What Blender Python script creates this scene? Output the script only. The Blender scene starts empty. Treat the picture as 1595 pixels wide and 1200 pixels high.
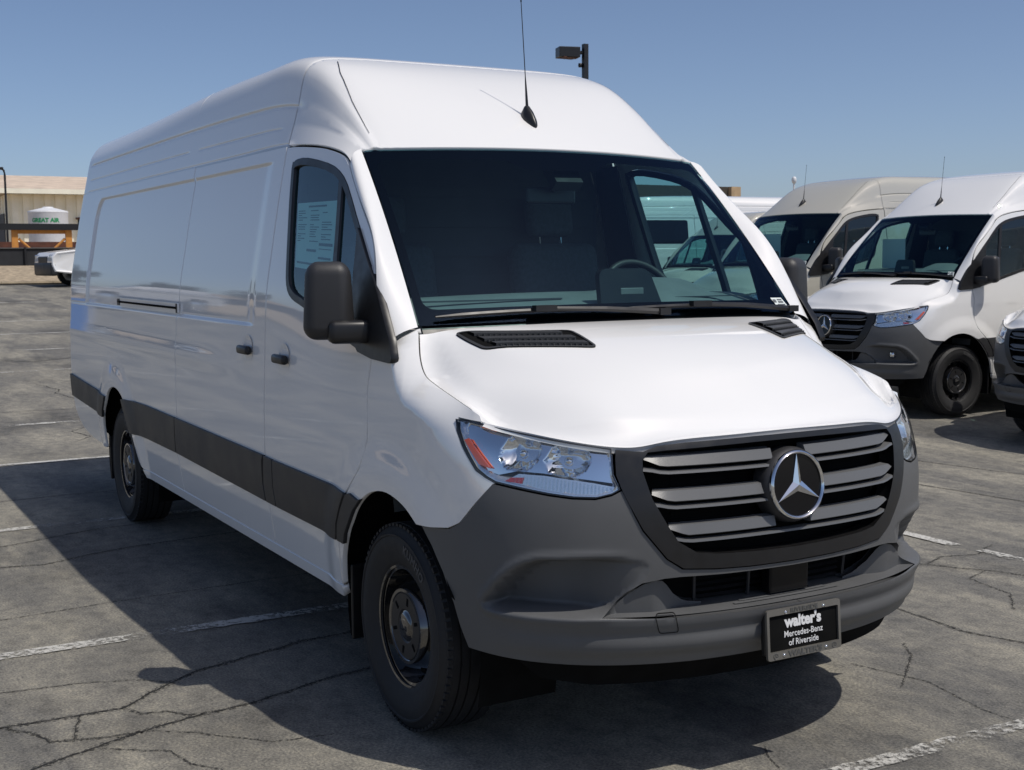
import bpy, bmesh, math, random
import numpy as np
from mathutils import Vector, Matrix
from mathutils.geometry import delaunay_2d_cdt
random.seed(7); np.random.seed(7)
SC = bpy.context.scene
COL = SC.collection
# ---------------------------------------------------------------- camera, sky, sun, exposure
cam_d = bpy.data.cameras.new('camera'); cam = bpy.data.objects.new('camera', cam_d); COL.objects.link(cam)
SC.camera = cam
cam_d.sensor_width = 36.0; cam_d.lens = 36.0*1981.03/1595.0
cam_d.clip_start = .05; cam_d.clip_end = 6000
CYAW, CPIT, CROLL = 2.6279987, -0.0987860, -0.0083749
def cam_matrix(pos, yaw, pitch, roll):
    cy, sy, cp, sp = math.cos(yaw), math.sin(yaw), math.cos(pitch), math.sin(pitch)
    f = Vector((cy*cp, sy*cp, sp)); r = Vector((sy, -cy, 0)); u = r.cross(f)
    c, s = math.cos(roll), math.sin(roll)
    r2 = c*r+s*u; u2 = -s*r+c*u
    m = Matrix((r2, u2, -f)).transposed().to_4x4(); m.translation = Vector(pos)
    return m
cam.matrix_world = cam_matrix((4.10255, -2.80553, 1.69125), CYAW, CPIT, CROLL)
cam_d.dof.use_dof = True; cam_d.dof.focus_distance = 4.9; cam_d.dof.aperture_fstop = 13.0
SUNV = Vector((.48, .29, 1.0)).normalized()           # towards the sun
wd = bpy.data.worlds.new('World'); SC.world = wd; wd.use_nodes = True
nt = wd.node_tree; nt.nodes.clear()
sky = nt.nodes.new('ShaderNodeTexSky'); sky.sky_type = 'NISHITA'; sky.sun_disc = False
sky.sun_elevation = math.asin(SUNV.z); sky.sun_rotation = math.atan2(SUNV.x, SUNV.y)
sky.altitude = 250; sky.air_density = .62; sky.dust_density = 1.5; sky.ozone_density = 2.0
bg = nt.nodes.new('ShaderNodeBackground'); bg.inputs[1].default_value = .108
wo = nt.nodes.new('ShaderNodeOutputWorld')
wb = nt.nodes.new('ShaderNodeMix'); wb.data_type = 'RGBA'; wb.blend_type = 'MULTIPLY'; wb.inputs[0].default_value = 1; wb.inputs[7].default_value = (1.0, .985, .985, 1)   # white balance
nt.links.new(sky.outputs[0], wb.inputs[6]); nt.links.new(wb.outputs[2], bg.inputs[0]); nt.links.new(bg.outputs[0], wo.inputs[0])
sun_d = bpy.data.lights.new('sun', 'SUN'); sun_d.energy = 3.0; sun_d.angle = math.radians(.53); sun_d.color = (1, .945, .865)
sun = bpy.data.objects.new('sun', sun_d); COL.objects.link(sun)
sun.rotation_euler = SUNV.to_track_quat('Z', 'Y').to_euler()
SC.view_settings.view_transform = 'Standard'; SC.view_settings.look = 'None'
SC.view_settings.exposure = 0.08; SC.view_settings.gamma = 1
SC.render.engine = 'CYCLES'
# ---------------------------------------------------------------- materials
def lin(c):
    return tuple((v/255/12.92 if v/255 <= .04045 else ((v/255+.055)/1.055)**2.4) for v in c)
def mat(name, col, rough=.5, metal=0, coat=0, spec=.5, noise=0, nscale=8, bump=0, bscale=200, emis=None, aniso=0):
    m = bpy.data.materials.new(name); m.use_nodes = True
    t = m.node_tree; b = t.nodes['Principled BSDF']
    b.inputs['Base Color'].default_value = (*col[:3], 1); b.inputs['Roughness'].default_value = rough
    b.inputs['Metallic'].default_value = metal; b.inputs['Specular IOR Level'].default_value = spec
    if coat: b.inputs['Coat Weight'].default_value = coat; b.inputs['Coat Roughness'].default_value = .008; b.inputs['Coat IOR'].default_value = 2.1
    tc = t.nodes.new('ShaderNodeTexCoord')
    if noise:
        n = t.nodes.new('ShaderNodeTexNoise'); n.inputs['Scale'].default_value = nscale; n.inputs['Detail'].default_value = 6
        t.links.new(tc.outputs['Object'], n.inputs[0])
        mp = t.nodes.new('ShaderNodeMapRange'); mp.inputs[1].default_value = .3; mp.inputs[2].default_value = .7
        mp.inputs[3].default_value = 1-noise; mp.inputs[4].default_value = 1+noise
        t.links.new(n.outputs[0], mp.inputs[0])
        mx = t.nodes.new('ShaderNodeMix'); mx.data_type = 'RGBA'; mx.blend_type = 'MULTIPLY'; mx.inputs[0].default_value = 1
        mx.inputs[6].default_value = (*col[:3], 1); t.links.new(mp.outputs[0], mx.inputs[7]); t.links.new(mx.outputs[2], b.inputs['Base Color'])
        mr = t.nodes.new('ShaderNodeMapRange'); mr.inputs[1].default_value = .3; mr.inputs[2].default_value = .7
        mr.inputs[3].default_value = max(.02, rough-.06); mr.inputs[4].default_value = min(1, rough+.06)
        t.links.new(n.outputs[0], mr.inputs[0]); t.links.new(mr.outputs[0], b.inputs['Roughness'])
    if bump:
        n2 = t.nodes.new('ShaderNodeTexNoise'); n2.inputs['Scale'].default_value = bscale; n2.inputs['Detail'].default_value = 3
        t.links.new(tc.outputs['Object'], n2.inputs[0])
        bp = t.nodes.new('ShaderNodeBump'); bp.inputs['Strength'].default_value = bump; bp.inputs['Distance'].default_value = .002
        t.links.new(n2.outputs[0], bp.inputs['Height']); t.links.new(bp.outputs[0], b.inputs['Normal'])
    if emis: b.inputs['Emission Color'].default_value = (*emis, 1); b.inputs['Emission Strength'].default_value = 1
    return m
def glass(name, tint, refl=1.0, rough=.0, ior=1.55):
    m = bpy.data.materials.new(name); m.use_nodes = True; t = m.node_tree; t.nodes.clear()
    tr = t.nodes.new('ShaderNodeBsdfTransparent'); tr.inputs[0].default_value = (*tint, 1)
    gl = t.nodes.new('ShaderNodeBsdfGlossy'); gl.inputs['Roughness'].default_value = rough; gl.inputs[0].default_value = (*refl, 1) if hasattr(refl, '__len__') else (refl, refl, refl, 1)
    fr = t.nodes.new('ShaderNodeFresnel'); ge = t.nodes.new('ShaderNodeNewGeometry'); mr = t.nodes.new('ShaderNodeMapRange'); mr.inputs[3].default_value = ior; mr.inputs[4].default_value = 1/ior
    t.links.new(ge.outputs['Backfacing'], mr.inputs[0]); t.links.new(mr.outputs[0], fr.inputs[0])
    mx = t.nodes.new('ShaderNodeMixShader'); o = t.nodes.new('ShaderNodeOutputMaterial')
    t.links.new(fr.outputs[0], mx.inputs[0]); t.links.new(tr.outputs[0], mx.inputs[1]); t.links.new(gl.outputs[0], mx.inputs[2]); t.links.new(mx.outputs[0], o.inputs[0])
    return m
def paint(name, col):
    m = mat(name, col, .5, 0, 1.0, .0)
    t = m.node_tree; b = t.nodes['Principled BSDF']
    n = t.nodes.new('ShaderNodeTexNoise'); n.inputs['Scale'].default_value = 2.2; n.inputs['Detail'].default_value = 2
    n2 = t.nodes.new('ShaderNodeTexNoise'); n2.inputs['Scale'].default_value = 260; n2.inputs['Detail'].default_value = 2
    tc = t.nodes['Texture Coordinate']
    t.links.new(tc.outputs['Object'], n.inputs[0]); t.links.new(tc.outputs['Object'], n2.inputs[0])
    bp = t.nodes.new('ShaderNodeBump'); bp.inputs['Strength'].default_value = .04; bp.inputs['Distance'].default_value = .02
    bp2 = t.nodes.new('ShaderNodeBump'); bp2.inputs['Strength'].default_value = .012; bp2.inputs['Distance'].default_value = .002
    t.links.new(n.outputs[0], bp.inputs['Height']); t.links.new(n2.outputs[0], bp2.inputs['Height']); t.links.new(bp.outputs[0], bp2.inputs['Normal'])
    t.links.new(bp2.outputs[0], b.inputs['Coat Normal']); 
    return m
M = {}
M['white'] = paint('white_paint', (.85, .845, .83))
M['beige'] = paint('beige_paint', (.50, .48, .415))
M['silver'] = paint('silver_paint', (.62, .625, .63)); M['silver'].node_tree.nodes['Principled BSDF'].inputs['Metallic'].default_value = .15
M['plastic'] = mat('grey_bumper_plastic', (.108, .110, .112), .44, spec=.35, noise=.05, nscale=5, bump=.25, bscale=900)
M['clad'] = mat('dark_cladding_plastic', (.027, .027, .029), .48, noise=.06, nscale=5, bump=.25, bscale=900)
M['black'] = mat('black_plastic', (.012, .012, .013), .38, noise=.1, nscale=20)
M['gloss'] = mat('gloss_black', (.006, .006, .007), .10, spec=.25)
M['slat'] = mat('grille_slat_plastic', (.12, .123, .126), .36, spec=.5, bump=.15, bscale=900)
M['rubber'] = mat('tyre_rubber', (.016, .016, .017), .68, noise=.2, nscale=30, bump=.3, bscale=300)
M['steel'] = mat('black_steel_wheel', (.008, .008, .009), .12, coat=.8)
M['cap'] = mat('wheel_cap_plastic', (.02, .02, .021), .42)
M['chrome'] = mat('chrome', (.82, .83, .84), .06, 1)
M['reflector'] = mat('lamp_reflector', (.86, .88, .91), .05, 1)
M['lampsilver'] = mat('lamp_bezel_silver', (.80, .82, .85), .16, .85)
M['amber'] = mat('amber_lens', (.75, .10, .01), .18, coat=.6)
M['red'] = mat('red_lens', (.45, .01, .01), .15, coat=.6)
M['glass'] = glass('tinted_window_glass', (.52, .76, .75), (.8, .95, 1.0), ior=1.7)
M['wglass'] = glass('windshield_glass', (.58, .80, .80), (.24, .36, .56))
M['lens'] = glass('clear_lamp_lens', (.93, .95, .96))
M['frit'] = mat('windshield_frit', (.003, .003, .004), .9, spec=.0)
M['dash'] = mat('dashboard_plastic', (.19, .20, .20), .55, noise=.08, bump=.2, bscale=500)
M['dark'] = mat('dark_interior', (.060, .063, .068), .7, noise=.15)
M['seat'] = mat('seat_fabric', (.085, .088, .095), .85, noise=.2, nscale=60, bump=.3, bscale=400)
M['under'] = mat('underbody_black', (.008, .008, .008), .85, spec=.05, noise=.3)
M['paper'] = mat('window_sticker_paper', (.70, .76, .74), .6)
M['ink'] = mat('sticker_ink', (.10, .11, .12), .6)
M['platew'] = mat('plate_white_ink', (.75, .75, .75), .5)
M['platef'] = mat('plate_frame_metal', (.20, .19, .17), .38, .5, noise=.1)
M['framet'] = mat('plate_frame_letter', (.10, .10, .095), .45, .2)
M['louvre'] = mat('vent_louvre_plastic', (.05, .051, .053), .38, spec=.4)
M['tyretext'] = mat('tyre_letter_rubber', (.06, .06, .062), .6)
JOINED = {'tread_blocks', 'vent_slots', 'wheel_holes', 'vent_louvres', 'strip_ribs', 'ledge_ribs', 'radiator_fins', 'intake_posts', 'axles', 'defrost_slots', 'bulkhead_ribs', 'headrest_posts', 'underbody', 'sticker_print', 'lettering', 'plate_lettering', 'frame_lettering', 'frame_emblem', 'lamp_seal', 'kerb'}
# ---------------------------------------------------------------- mesh helpers
def tag(o, label=None, cat=None, group=None, kind=None):
    if label: o['label'] = label
    if cat: o['category'] = cat
    if group: o['group'] = group
    if kind: o['kind'] = kind
    return o
def empty(name, loc=(0, 0, 0), rz=0, parent=None):
    o = bpy.data.objects.new(name, None); COL.objects.link(o); o.location = loc; o.rotation_euler = (0, 0, rz)
    o.empty_display_size = .2
    if parent: o.parent = parent
    return o
def mk(name, V, F, m, parent=None, N=None, smooth=False, sharp=None):
    me = bpy.data.meshes.new(name); me.from_pydata([tuple(map(float, v)) for v in V], [], [tuple(map(int, f)) for f in F]); me.update()
    me.materials.append(M[m] if isinstance(m, str) else m)
    if N is not None or smooth: me.polygons.foreach_set('use_smooth', [True]*len(me.polygons))
    if N is not None: me.normals_split_custom_set_from_vertices([tuple(map(float, n)) for n in N])
    elif sharp is not None:
        me.set_sharp_from_angle(angle=math.radians(sharp))
    o = bpy.data.objects.new(name, me); COL.objects.link(o)
    if name in JOINED: o['kind'] = 'stuff'
    if parent: o.parent = parent
    return o
class MB:
    """collects primitives into one mesh"""
    def __init__(s): s.V = []; s.F = []
    def add(s, V, F):
        k = len(s.V); s.V += [tuple(v) for v in V]; s.F += [tuple(i+k for i in f) for f in F]; return s
    def box(s, c, d, rot=None):
        x, y, z = d[0]/2, d[1]/2, d[2]/2
        P = [Vector((sx*x, sy*y, sz*z)) for sx in (-1, 1) for sy in (-1, 1) for sz in (-1, 1)]
        if rot is not None: P = [rot @ p for p in P]
        P = [p+Vector(c) for p in P]
        return s.add(P, [(0, 1, 3, 2), (4, 6, 7, 5), (0, 4, 5, 1), (2, 3, 7, 6), (0, 2, 6, 4), (1, 5, 7, 3)])
    def tube(s, pts, r, n=8, closed=False):
        pts = [Vector(p) for p in pts]; rs = r if hasattr(r, '__len__') else [r]*len(pts)
        k = len(pts); V = []; F = []
        up = Vector((0, 0, 1))
        for i, p in enumerate(pts):
            d = (pts[(i+1) % k]-pts[i-1]) if closed else (pts[min(i+1, k-1)]-pts[max(i-1, 0)])
            d.normalize(); a = d.cross(up)
            if a.length < .05: a = d.cross(Vector((1, 0, 0)))
            a.normalize(); b = a.cross(d)
            V += [p+rs[i]*(a*math.cos(2*math.pi*j/n)+b*math.sin(2*math.pi*j/n)) for j in range(n)]
        for i in range(k if closed else k-1):
            i2 = (i+1) % k
            F += [(i*n+j, i*n+(j+1) % n, i2*n+(j+1) % n, i2*n+j) for j in range(n)]
        if not closed: F += [tuple(range(n))[::-1], tuple((k-1)*n+j for j in range(n))]
        return s.add(V, F)
    def lathe(s, prof, axis='z', n=32, c=(0, 0, 0), cap=False):
        V = []; F = []; k = len(prof)
        for j in range(n):
            a = 2*math.pi*j/n
            for r, h in prof:
                if axis == 'z': p = (r*math.cos(a), r*math.sin(a), h)
                elif axis == 'y': p = (r*math.cos(a), h, r*math.sin(a))
                else: p = (h, r*math.cos(a), r*math.sin(a))
                V.append((p[0]+c[0], p[1]+c[1], p[2]+c[2]))
        for j in range(n):
            j2 = (j+1) % n
            for i in range(k-1): F.append((j*k+i, j2*k+i, j2*k+i+1, j*k+i+1))
        if cap: F.append(tuple(j*k+k-1 for j in range(n))); F.append(tuple(j*k for j in range(n))[::-1])
        return s.add(V, F)
    def prism(s, poly, z0, z1, f=None):
        """poly in 2D extruded; f maps (a,b,h)->xyz"""
        f = f or (lambda a, b, h: (a, b, h)); n = len(poly)
        V = [f(a, b, z0) for a, b in poly]+[f(a, b, z1) for a, b in poly]
        return s.add(V, [tuple(range(n))[::-1], tuple(range(n, 2*n))]+[(i, (i+1) % n, n+(i+1) % n, n+i) for i in range(n)])
    def build(s, name, m, parent=None, smooth=False, sharp=None, fixn=True):
        o = mk(name, s.V, s.F, m, parent, smooth=smooth, sharp=sharp)
        if fixn:
            bm = bmesh.new(); bm.from_mesh(o.data); bmesh.ops.recalc_face_normals(bm, faces=bm.faces[:]); bm.to_mesh(o.data); bm.free()
            if smooth: o.data.polygons.foreach_set('use_smooth', [True]*len(o.data.polygons))
            if sharp is not None: o.data.set_sharp_from_angle(angle=math.radians(sharp))
        return o
def inside(P, poly):
    x, y = P[:, 0], P[:, 1]; r = np.zeros(len(P), bool); n = len(poly)
    for i in range(n):
        (x1, y1), (x2, y2) = poly[i], poly[(i+1) % n]
        if y1 == y2: continue
        c = ((y1 > y) != (y2 > y)) & (x < (x2-x1)*(y-y1)/(y2-y1)+x1); r ^= c
    return r
def pdist(P, poly):
    d = np.full(len(P), 1e9); n = len(poly)
    for i in range(n):
        a = np.array(poly[i], float); b = np.array(poly[(i+1) % n], float); ab = b-a; L = ab@ab
        if L < 1e-14: continue
        t = np.clip(((P-a)@ab)/L, 0, 1); q = P-(a+t[:, None]*ab)
        d = np.minimum(d, (q*q).sum(1))
    return np.sqrt(d)
def sdist(P, poly): return np.where(inside(P, poly), 1, -1)*pdist(P, poly)
def resample(poly, step):
    out = []; n = len(poly)
    for i in range(n):
        a = np.array(poly[i], float); b = np.array(poly[(i+1) % n], float); k = max(1, int(math.ceil(np.linalg.norm(b-a)/step)))
        for j in range(k): out.append(tuple(a+(b-a)*j/k))
    return out
def area2(p): return sum(p[i][0]*p[(i+1) % len(p)][1]-p[(i+1) % len(p)][0]*p[i][1] for i in range(len(p)))
def inset(poly, g):
    if area2(poly) < 0: poly = poly[::-1]
    n = len(poly); out = []
    for i in range(n):
        a, b, c = (np.array(poly[j % n], float) for j in (i-1, i, i+1))
        d1 = b-a; d2 = c-b; d1 /= max(np.linalg.norm(d1), 1e-9); d2 /= max(np.linalg.norm(d2), 1e-9)
        n1 = np.array((-d1[1], d1[0])); n2 = np.array((-d2[1], d2[0])); m = n1+n2; L = m@m
        m = m*(2/L) if L > .4 else n1
        if np.linalg.norm(m) > 2: m *= 2/np.linalg.norm(m)
        out.append(tuple(b+m*g))
    return out
def smooth_poly(pts, k=4, closed=False):
    """Catmull-Rom"""
    n = len(pts); out = []
    P = [np.array(p, float) for p in pts]
    for i in range(n if closed else n-1):
        p0 = P[i-1] if (closed or i > 0) else P[0]; p1 = P[i]; p2 = P[(i+1) % n]; p3 = P[(i+2) % n] if (closed or i+2 < n) else P[-1]
        for j in range(k):
            t = j/k
            out.append(tuple(.5*((2*p1)+(-p0+p2)*t+(2*p0-5*p1+4*p2-p3)*t*t+(-p0+3*p1-3*p2+p3)*t**3)))
    if not closed: out.append(tuple(P[-1]))
    return out
def rounded(poly, r, k=4):
    """round every corner of a polygon"""
    out = []; n = len(poly)
    for i in range(n):
        a, b, c = (np.array(poly[j % n], float) for j in (i-1, i, i+1))
        d1 = a-b; d2 = c-b; l1, l2 = np.linalg.norm(d1), np.linalg.norm(d2); q = min(r, l1*.45, l2*.45)
        p = b+d1/l1*q; s = b+d2/l2*q
        for j in range(k+1):
            t = j/k; out.append(tuple((1-t)**2*p+2*t*(1-t)*b+t*t*s))
    return out
def panel(poly, S, step=.03, holes=(), gap=0.0, depth=.015, scale=(1, 1), hint=None, open_u0=False, extra=None):
    """tessellate a 2D outline and lift it on the surface S; returns V,F,N with a turned-in edge"""
    sc = np.array(scale, float)
    pl = [tuple(np.array(p)*sc) for p in poly]
    if area2(pl) < 0: pl = pl[::-1]
    hs = [[tuple(np.array(p)*sc) for p in h] for h in holes]
    hs = [h if area2(h) < 0 else h[::-1] for h in hs]
    if gap: pl = inset(pl, gap)
    loops = [resample(pl, step*.8)]+[resample(h, step*.8) for h in hs]
    lo = np.min(pl, 0); hi = np.max(pl, 0)
    gx = np.arange(lo[0], hi[0]+step, step); gy = np.arange(lo[1], hi[1]+step, step*.9)
    G = np.array([(x+(step*.5 if j % 2 else 0), y) for j, y in enumerate(gy) for x in gx])
    ok = inside(G, loops[0]) & (pdist(G, loops[0]) > step*.5)
    for h in loops[1:]: ok &= ~inside(G, h) & (pdist(G, h) > step*.5)
    G = G[ok]
    if extra is not None:
        E_ = np.array(extra, float)*sc; ok = inside(E_, loops[0]) & (pdist(E_, loops[0]) > step*.25)
        for h in loops[1:]: ok &= ~inside(E_, h) & (pdist(E_, h) > step*.25)
        E_ = E_[ok]
        if len(E_) and len(G): G = G[np.array([np.min((E_[:, 0]-a)**2+(E_[:, 1]-b)**2) > (step*.55)**2 for a, b in G])]
        G = np.concatenate([G, E_])
    P = []; E = []
    for L in loops:
        k = len(P); P += L; E += [(k+i, k+(i+1) % len(L)) for i in range(len(L))]
    nb = len(P); P = P+[tuple(g) for g in G]
    vo, eo, fo, ov, oe, of = delaunay_2d_cdt([Vector(p) for p in P], E, [], 0, 1e-7)
    vv = np.array([tuple(v) for v in vo]); ff = np.array([tuple(f) for f in fo])
    cen = vv[ff].mean(1); keep = inside(cen, loops[0])
    for h in loops[1:]: keep &= ~inside(cen, h)
    ff = ff[keep]
    mp = {}
    for i, l in enumerate(ov):
        for q in l: mp[q] = i
    uv = vv/sc
    def ev(a): return np.stack(np.broadcast_arrays(*S(a[:, 0], a[:, 1])), -1).astype(float)
    X = ev(uv); e = 1.5e-3
    du = ev(uv+[e/sc[0], 0])-ev(uv-[e/sc[0], 0]); dv = ev(uv+[0, e/sc[1]])-ev(uv-[0, e/sc[1]])
    N = np.cross(du, dv); N /= np.maximum(np.linalg.norm(N, axis=1), 1e-12)[:, None]
    if hint is None: h = X-np.stack([np.clip(X[:, 0], -5, -.2), 0*X[:, 0], np.full(len(X), 1.1)], -1)
    else: h = np.array(hint, float)[None]
    if (N*h).sum(1).mean() < 0: N = -N; ff = ff[:, ::-1]
    V = [tuple(v) for v in X]; NN_ = [tuple(v) for v in N]; F = [tuple(f) for f in ff]
    k = 0
    if depth:
        flip = not bool(((np.cross(X[ff[:, 1]]-X[ff[:, 0]], X[ff[:, 2]]-X[ff[:, 0]]))*N[ff[:, 0]]).sum(1).mean() > 0)
        for L in loops:
            idx = [mp[k+i] for i in range(len(L))]; n = len(idx)
            c = X[idx]; nn = N[idx]
            tan = np.roll(c, -1, 0)-np.roll(c, 1, 0); tan /= np.maximum(np.linalg.norm(tan, axis=1), 1e-9)[:, None]
            o = np.cross(tan, nn)
            b = len(V)
            for i in range(n): V.append(tuple(c[i])); NN_.append(tuple((o[i]+nn[i]*.8)/np.linalg.norm(o[i]+nn[i]*.8)))
            for i in range(n): V.append(tuple(c[i]-nn[i]*depth)); NN_.append(tuple(o[i]))
            for i in range(n):
                j = (i+1) % n
                if open_u0 and abs(uv[idx[i]][0]) < 1e-3 and abs(uv[idx[j]][0]) < 1e-3: continue
                F.append((b+i, b+n+i, b+n+j, b+j))
            k += n
    return np.array(V), F, np.array(NN_)
def gridpanel(us, vs, S, hint, depth=.012):
    U, W = np.meshgrid(us, vs, indexing='ij'); e = 1e-3
    f = lambda a, b: np.stack(np.broadcast_arrays(*S(a, b)), -1).astype(float)
    X = f(U, W); N = np.cross(f(U+e, W)-f(U-e, W), f(U, W+e)-f(U, W-e)); N /= np.linalg.norm(N, axis=2)[..., None]
    nu, nv = len(us), len(vs); F = [(i*nv+j, (i+1)*nv+j, (i+1)*nv+j+1, i*nv+j+1) for i in range(nu-1) for j in range(nv-1)]
    N = N.reshape(-1, 3); X = X.reshape(-1, 3)
    if (N@np.array(hint, float)).mean() < 0: N = -N
    else: F = F
    fn = np.cross(X[F[0][1]]-X[F[0][0]], X[F[0][2]]-X[F[0][0]])
    if fn@N[F[0][0]] < 0: F = [t[::-1] for t in F]
    loop = [i*nv for i in range(nu)]+[(nu-1)*nv+j for j in range(1, nv)]+[i*nv+nv-1 for i in range(nu-2, -1, -1)]+[j for j in range(nv-2, 0, -1)]
    V = list(map(tuple, X)); NN_ = list(map(tuple, N)); k = len(V); n = len(loop)
    for i in loop: V.append(tuple(X[i])); NN_.append(tuple(N[i]))
    for i in loop: V.append(tuple(X[i]-N[i]*depth)); NN_.append(tuple(N[i]))
    for i in range(n): F.append((k+i, k+n+i, k+n+(i+1) % n, k+(i+1) % n))
    return np.array(V), F, np.array(NN_)
def mirror(g):
    V, F, N = g; m = np.array((1, -1, 1.))
    return V*m, [tuple(f[::-1]) for f in F], N*m
def both(g):
    a = g; b = mirror(g); k = len(a[0])
    return np.concatenate([a[0], b[0]]), list(a[1])+[tuple(i+k for i in f) for f in b[1]], np.concatenate([a[2], b[2]])
def put(name, g, m, parent=None): return mk(name, g[0], g[1], m, parent, N=g[2])
def text_geo(s, size, off=0.0, extr=.0015, align='CENTER', shear=0, spacing=1.0):
    c = bpy.data.curves.new('t', 'FONT'); c.body = s; c.size = size; c.offset = off; c.extrude = extr; c.align_x = align; c.align_y = 'CENTER'; c.shear = shear; c.space_character = spacing
    c.resolution_u = 3
    o = bpy.data.objects.new('t', c); COL.objects.link(o)
    dg = bpy.context.evaluated_depsgraph_get(); me = o.evaluated_get(dg).to_mesh()
    V = np.array([tuple(v.co) for v in me.vertices]); F = [tuple(p.vertices) for p in me.polygons]
    o.evaluated_get(dg).to_mesh_clear(); bpy.data.objects.remove(o); bpy.data.curves.remove(c)
    return V, F
def copy_tree(o, parent=None, skip=(), remap=None):
    c = o.copy(); COL.objects.link(c); c.parent = parent
    if remap and c.type == 'MESH':
        for sl in c.material_slots:
            if sl.material and sl.material.name in remap:
                nm = remap[sl.material.name]; sl.link = 'OBJECT'; sl.material = nm
    for ch in o.children:
        if ch.name.split('.')[0] not in skip: copy_tree(ch, c, skip, remap)
    return c
# ---SURF---
class Spl:
    """natural cubic spline, clamped outside"""
    def __init__(s,xs,ys):
        x=s.x=np.array(xs,float); y=s.y=np.array(ys,float); n=len(x); h=np.diff(x)
        A=np.eye(n); b=np.zeros(n)
        for i in range(1,n-1):
            A[i,i-1]=h[i-1];A[i,i]=2*(h[i-1]+h[i]);A[i,i+1]=h[i]
            b[i]=6*((y[i+1]-y[i])/h[i]-(y[i]-y[i-1])/h[i-1])
        s.m=np.linalg.solve(A,b); s.h=h
    def __call__(s,t):
        t=np.clip(np.asarray(t,float),s.x[0],s.x[-1])
        i=np.clip(np.searchsorted(s.x,t)-1,0,len(s.h)-1)
        h=s.h[i];a=(s.x[i+1]-t);b=(t-s.x[i]);m=s.m
        return m[i]*a**3/(6*h)+m[i+1]*b**3/(6*h)+(s.y[i]/h-m[i]*h/6)*a+(s.y[i+1]/h-m[i+1]*h/6)*b
def sstep(a,b,x):
    t=np.clip((np.asarray(x,float)-a)/(b-a),0,1); return t*t*(3-2*t)
HW=Spl([.30,.42,.52,.686,.857,1.0,1.158,1.28,1.36,1.45,1.54,1.688,1.947,2.225,2.405],
       [.945,.966,.981,1.0,1.0095,1.011,1.0065,1.0020,.9980,.9932,.9870,.9635,.917,.861,.822])
FZ=Spl([.34,.45,.60,.75,.85,.955,1.05,1.13,1.2,1.3],[.90,.955,.985,.995,.995,.985,.972,.955,.925,.87])
X0=.25; NZ=Spl([.3,.85,.93,1.0,1.1,1.18,1.3],[2.45,2.45,2.43,2.35,2.17,1.90,1.80])
def lipf(z): return .048*sstep(.600,.574,z)*(1-.45*sstep(.475,.43,z))-.011*np.exp(-((np.asarray(z)-.520)/.022)**2)
def base_w(z): return HW(z)
def hw0(x,z):
    """half width of the body sheet, no detail"""
    x=np.asarray(x,float);z=np.asarray(z,float)
    h=HW(z)-.03*sstep(-1.35,-.45,x)*np.clip((z-1.2)/.9,0,1)
    q=np.clip((x-X0)/(FZ(z)-X0),0,.9999)
    nn=NZ(z); h=h*(1-q**nn)**(1/nn)
    d=np.clip(-(x+5.80),0,.159); h=h-(.16-np.sqrt(.16**2-d*d))
    return h
LX=[-.2,0,.024,.084,.142,.228,.405,.509,.545,.65,.77,.84,.885]
LY=[.87,.876,.88,.905,.915,.92,.92,.912,.90,.82,.71,.61,.52]
LZ=[1.447,1.447,1.44,1.351,1.296,1.27,1.229,1.199,1.17,1.148,1.122,1.103,1.092]
def _dense(X,*Y,k=6):
    P=np.stack([X]+list(Y),-1); out=[]
    for i in range(len(P)-1):
        a,b,c,d=P[max(i-1,0)],P[i],P[i+1],P[min(i+2,len(P)-1)]
        for j in range(k):
            t=j/k; out.append(.5*(2*b+(c-a)*t+(2*a-5*b+4*c-d)*t*t+(3*b-a-3*c+d)*t**3))
    out.append(P[-1]); out=np.array(out); o=np.argsort(out[:,0]); return out[o].T
LX,LY,LZ=_dense(LX,LY,LZ)
def fender_y(x,z):
    x=np.asarray(x,float);z=np.asarray(z,float)
    h=hw0(x,z); top=np.interp(x,LX,LZ); ly=np.interp(x,LX,LY)
    d=np.maximum(hw0(x,top)-ly,0)*sstep(-.17,-.02,x)
    t=np.clip((z-(top-.10))/.10,0,1.3)
    return h-d*t**2.2
def wrap(th,z,off=0.0,lip=True):
    th=np.asarray(th,float);z=np.asarray(z,float)
    f=FZ(z)+(lipf(z)*sstep(1.34,1.05,th) if lip else 0)-X0; w=HW(z)
    c=np.abs(np.cos(th));s_=np.abs(np.sin(th))
    nn=NZ(z); r=1/((c/f)**nn+(s_/w)**nn)**(1/nn)
    return X0+r*np.cos(th), r*np.sin(th)
HH = Spl([0, .216, .456, .636, .774, .9, 1], [0, .04, .162, .33, .514, .743, 1])
_fy = [-.27, -.09, 0, .09, .27, .40, .47, .53, .61, .71, .82, .90]; _FX = Spl(_fy, [.932, .95, .953, .95, .932, .908, .89, .873, .84, .77, .65, .545]); _FZ = Spl(_fy, [1.126, 1.130, 1.131, 1.130, 1.126, 1.121, 1.113, 1.104, 1.106, 1.122, 1.148, 1.17])
KZ = Spl([-.1, .04, .10, .2, .32, .45, .60, .73, .82, .90], [1.455, 1.448, 1.436, 1.407, 1.374, 1.335, 1.279, 1.214, 1.166, 1.106])
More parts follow.
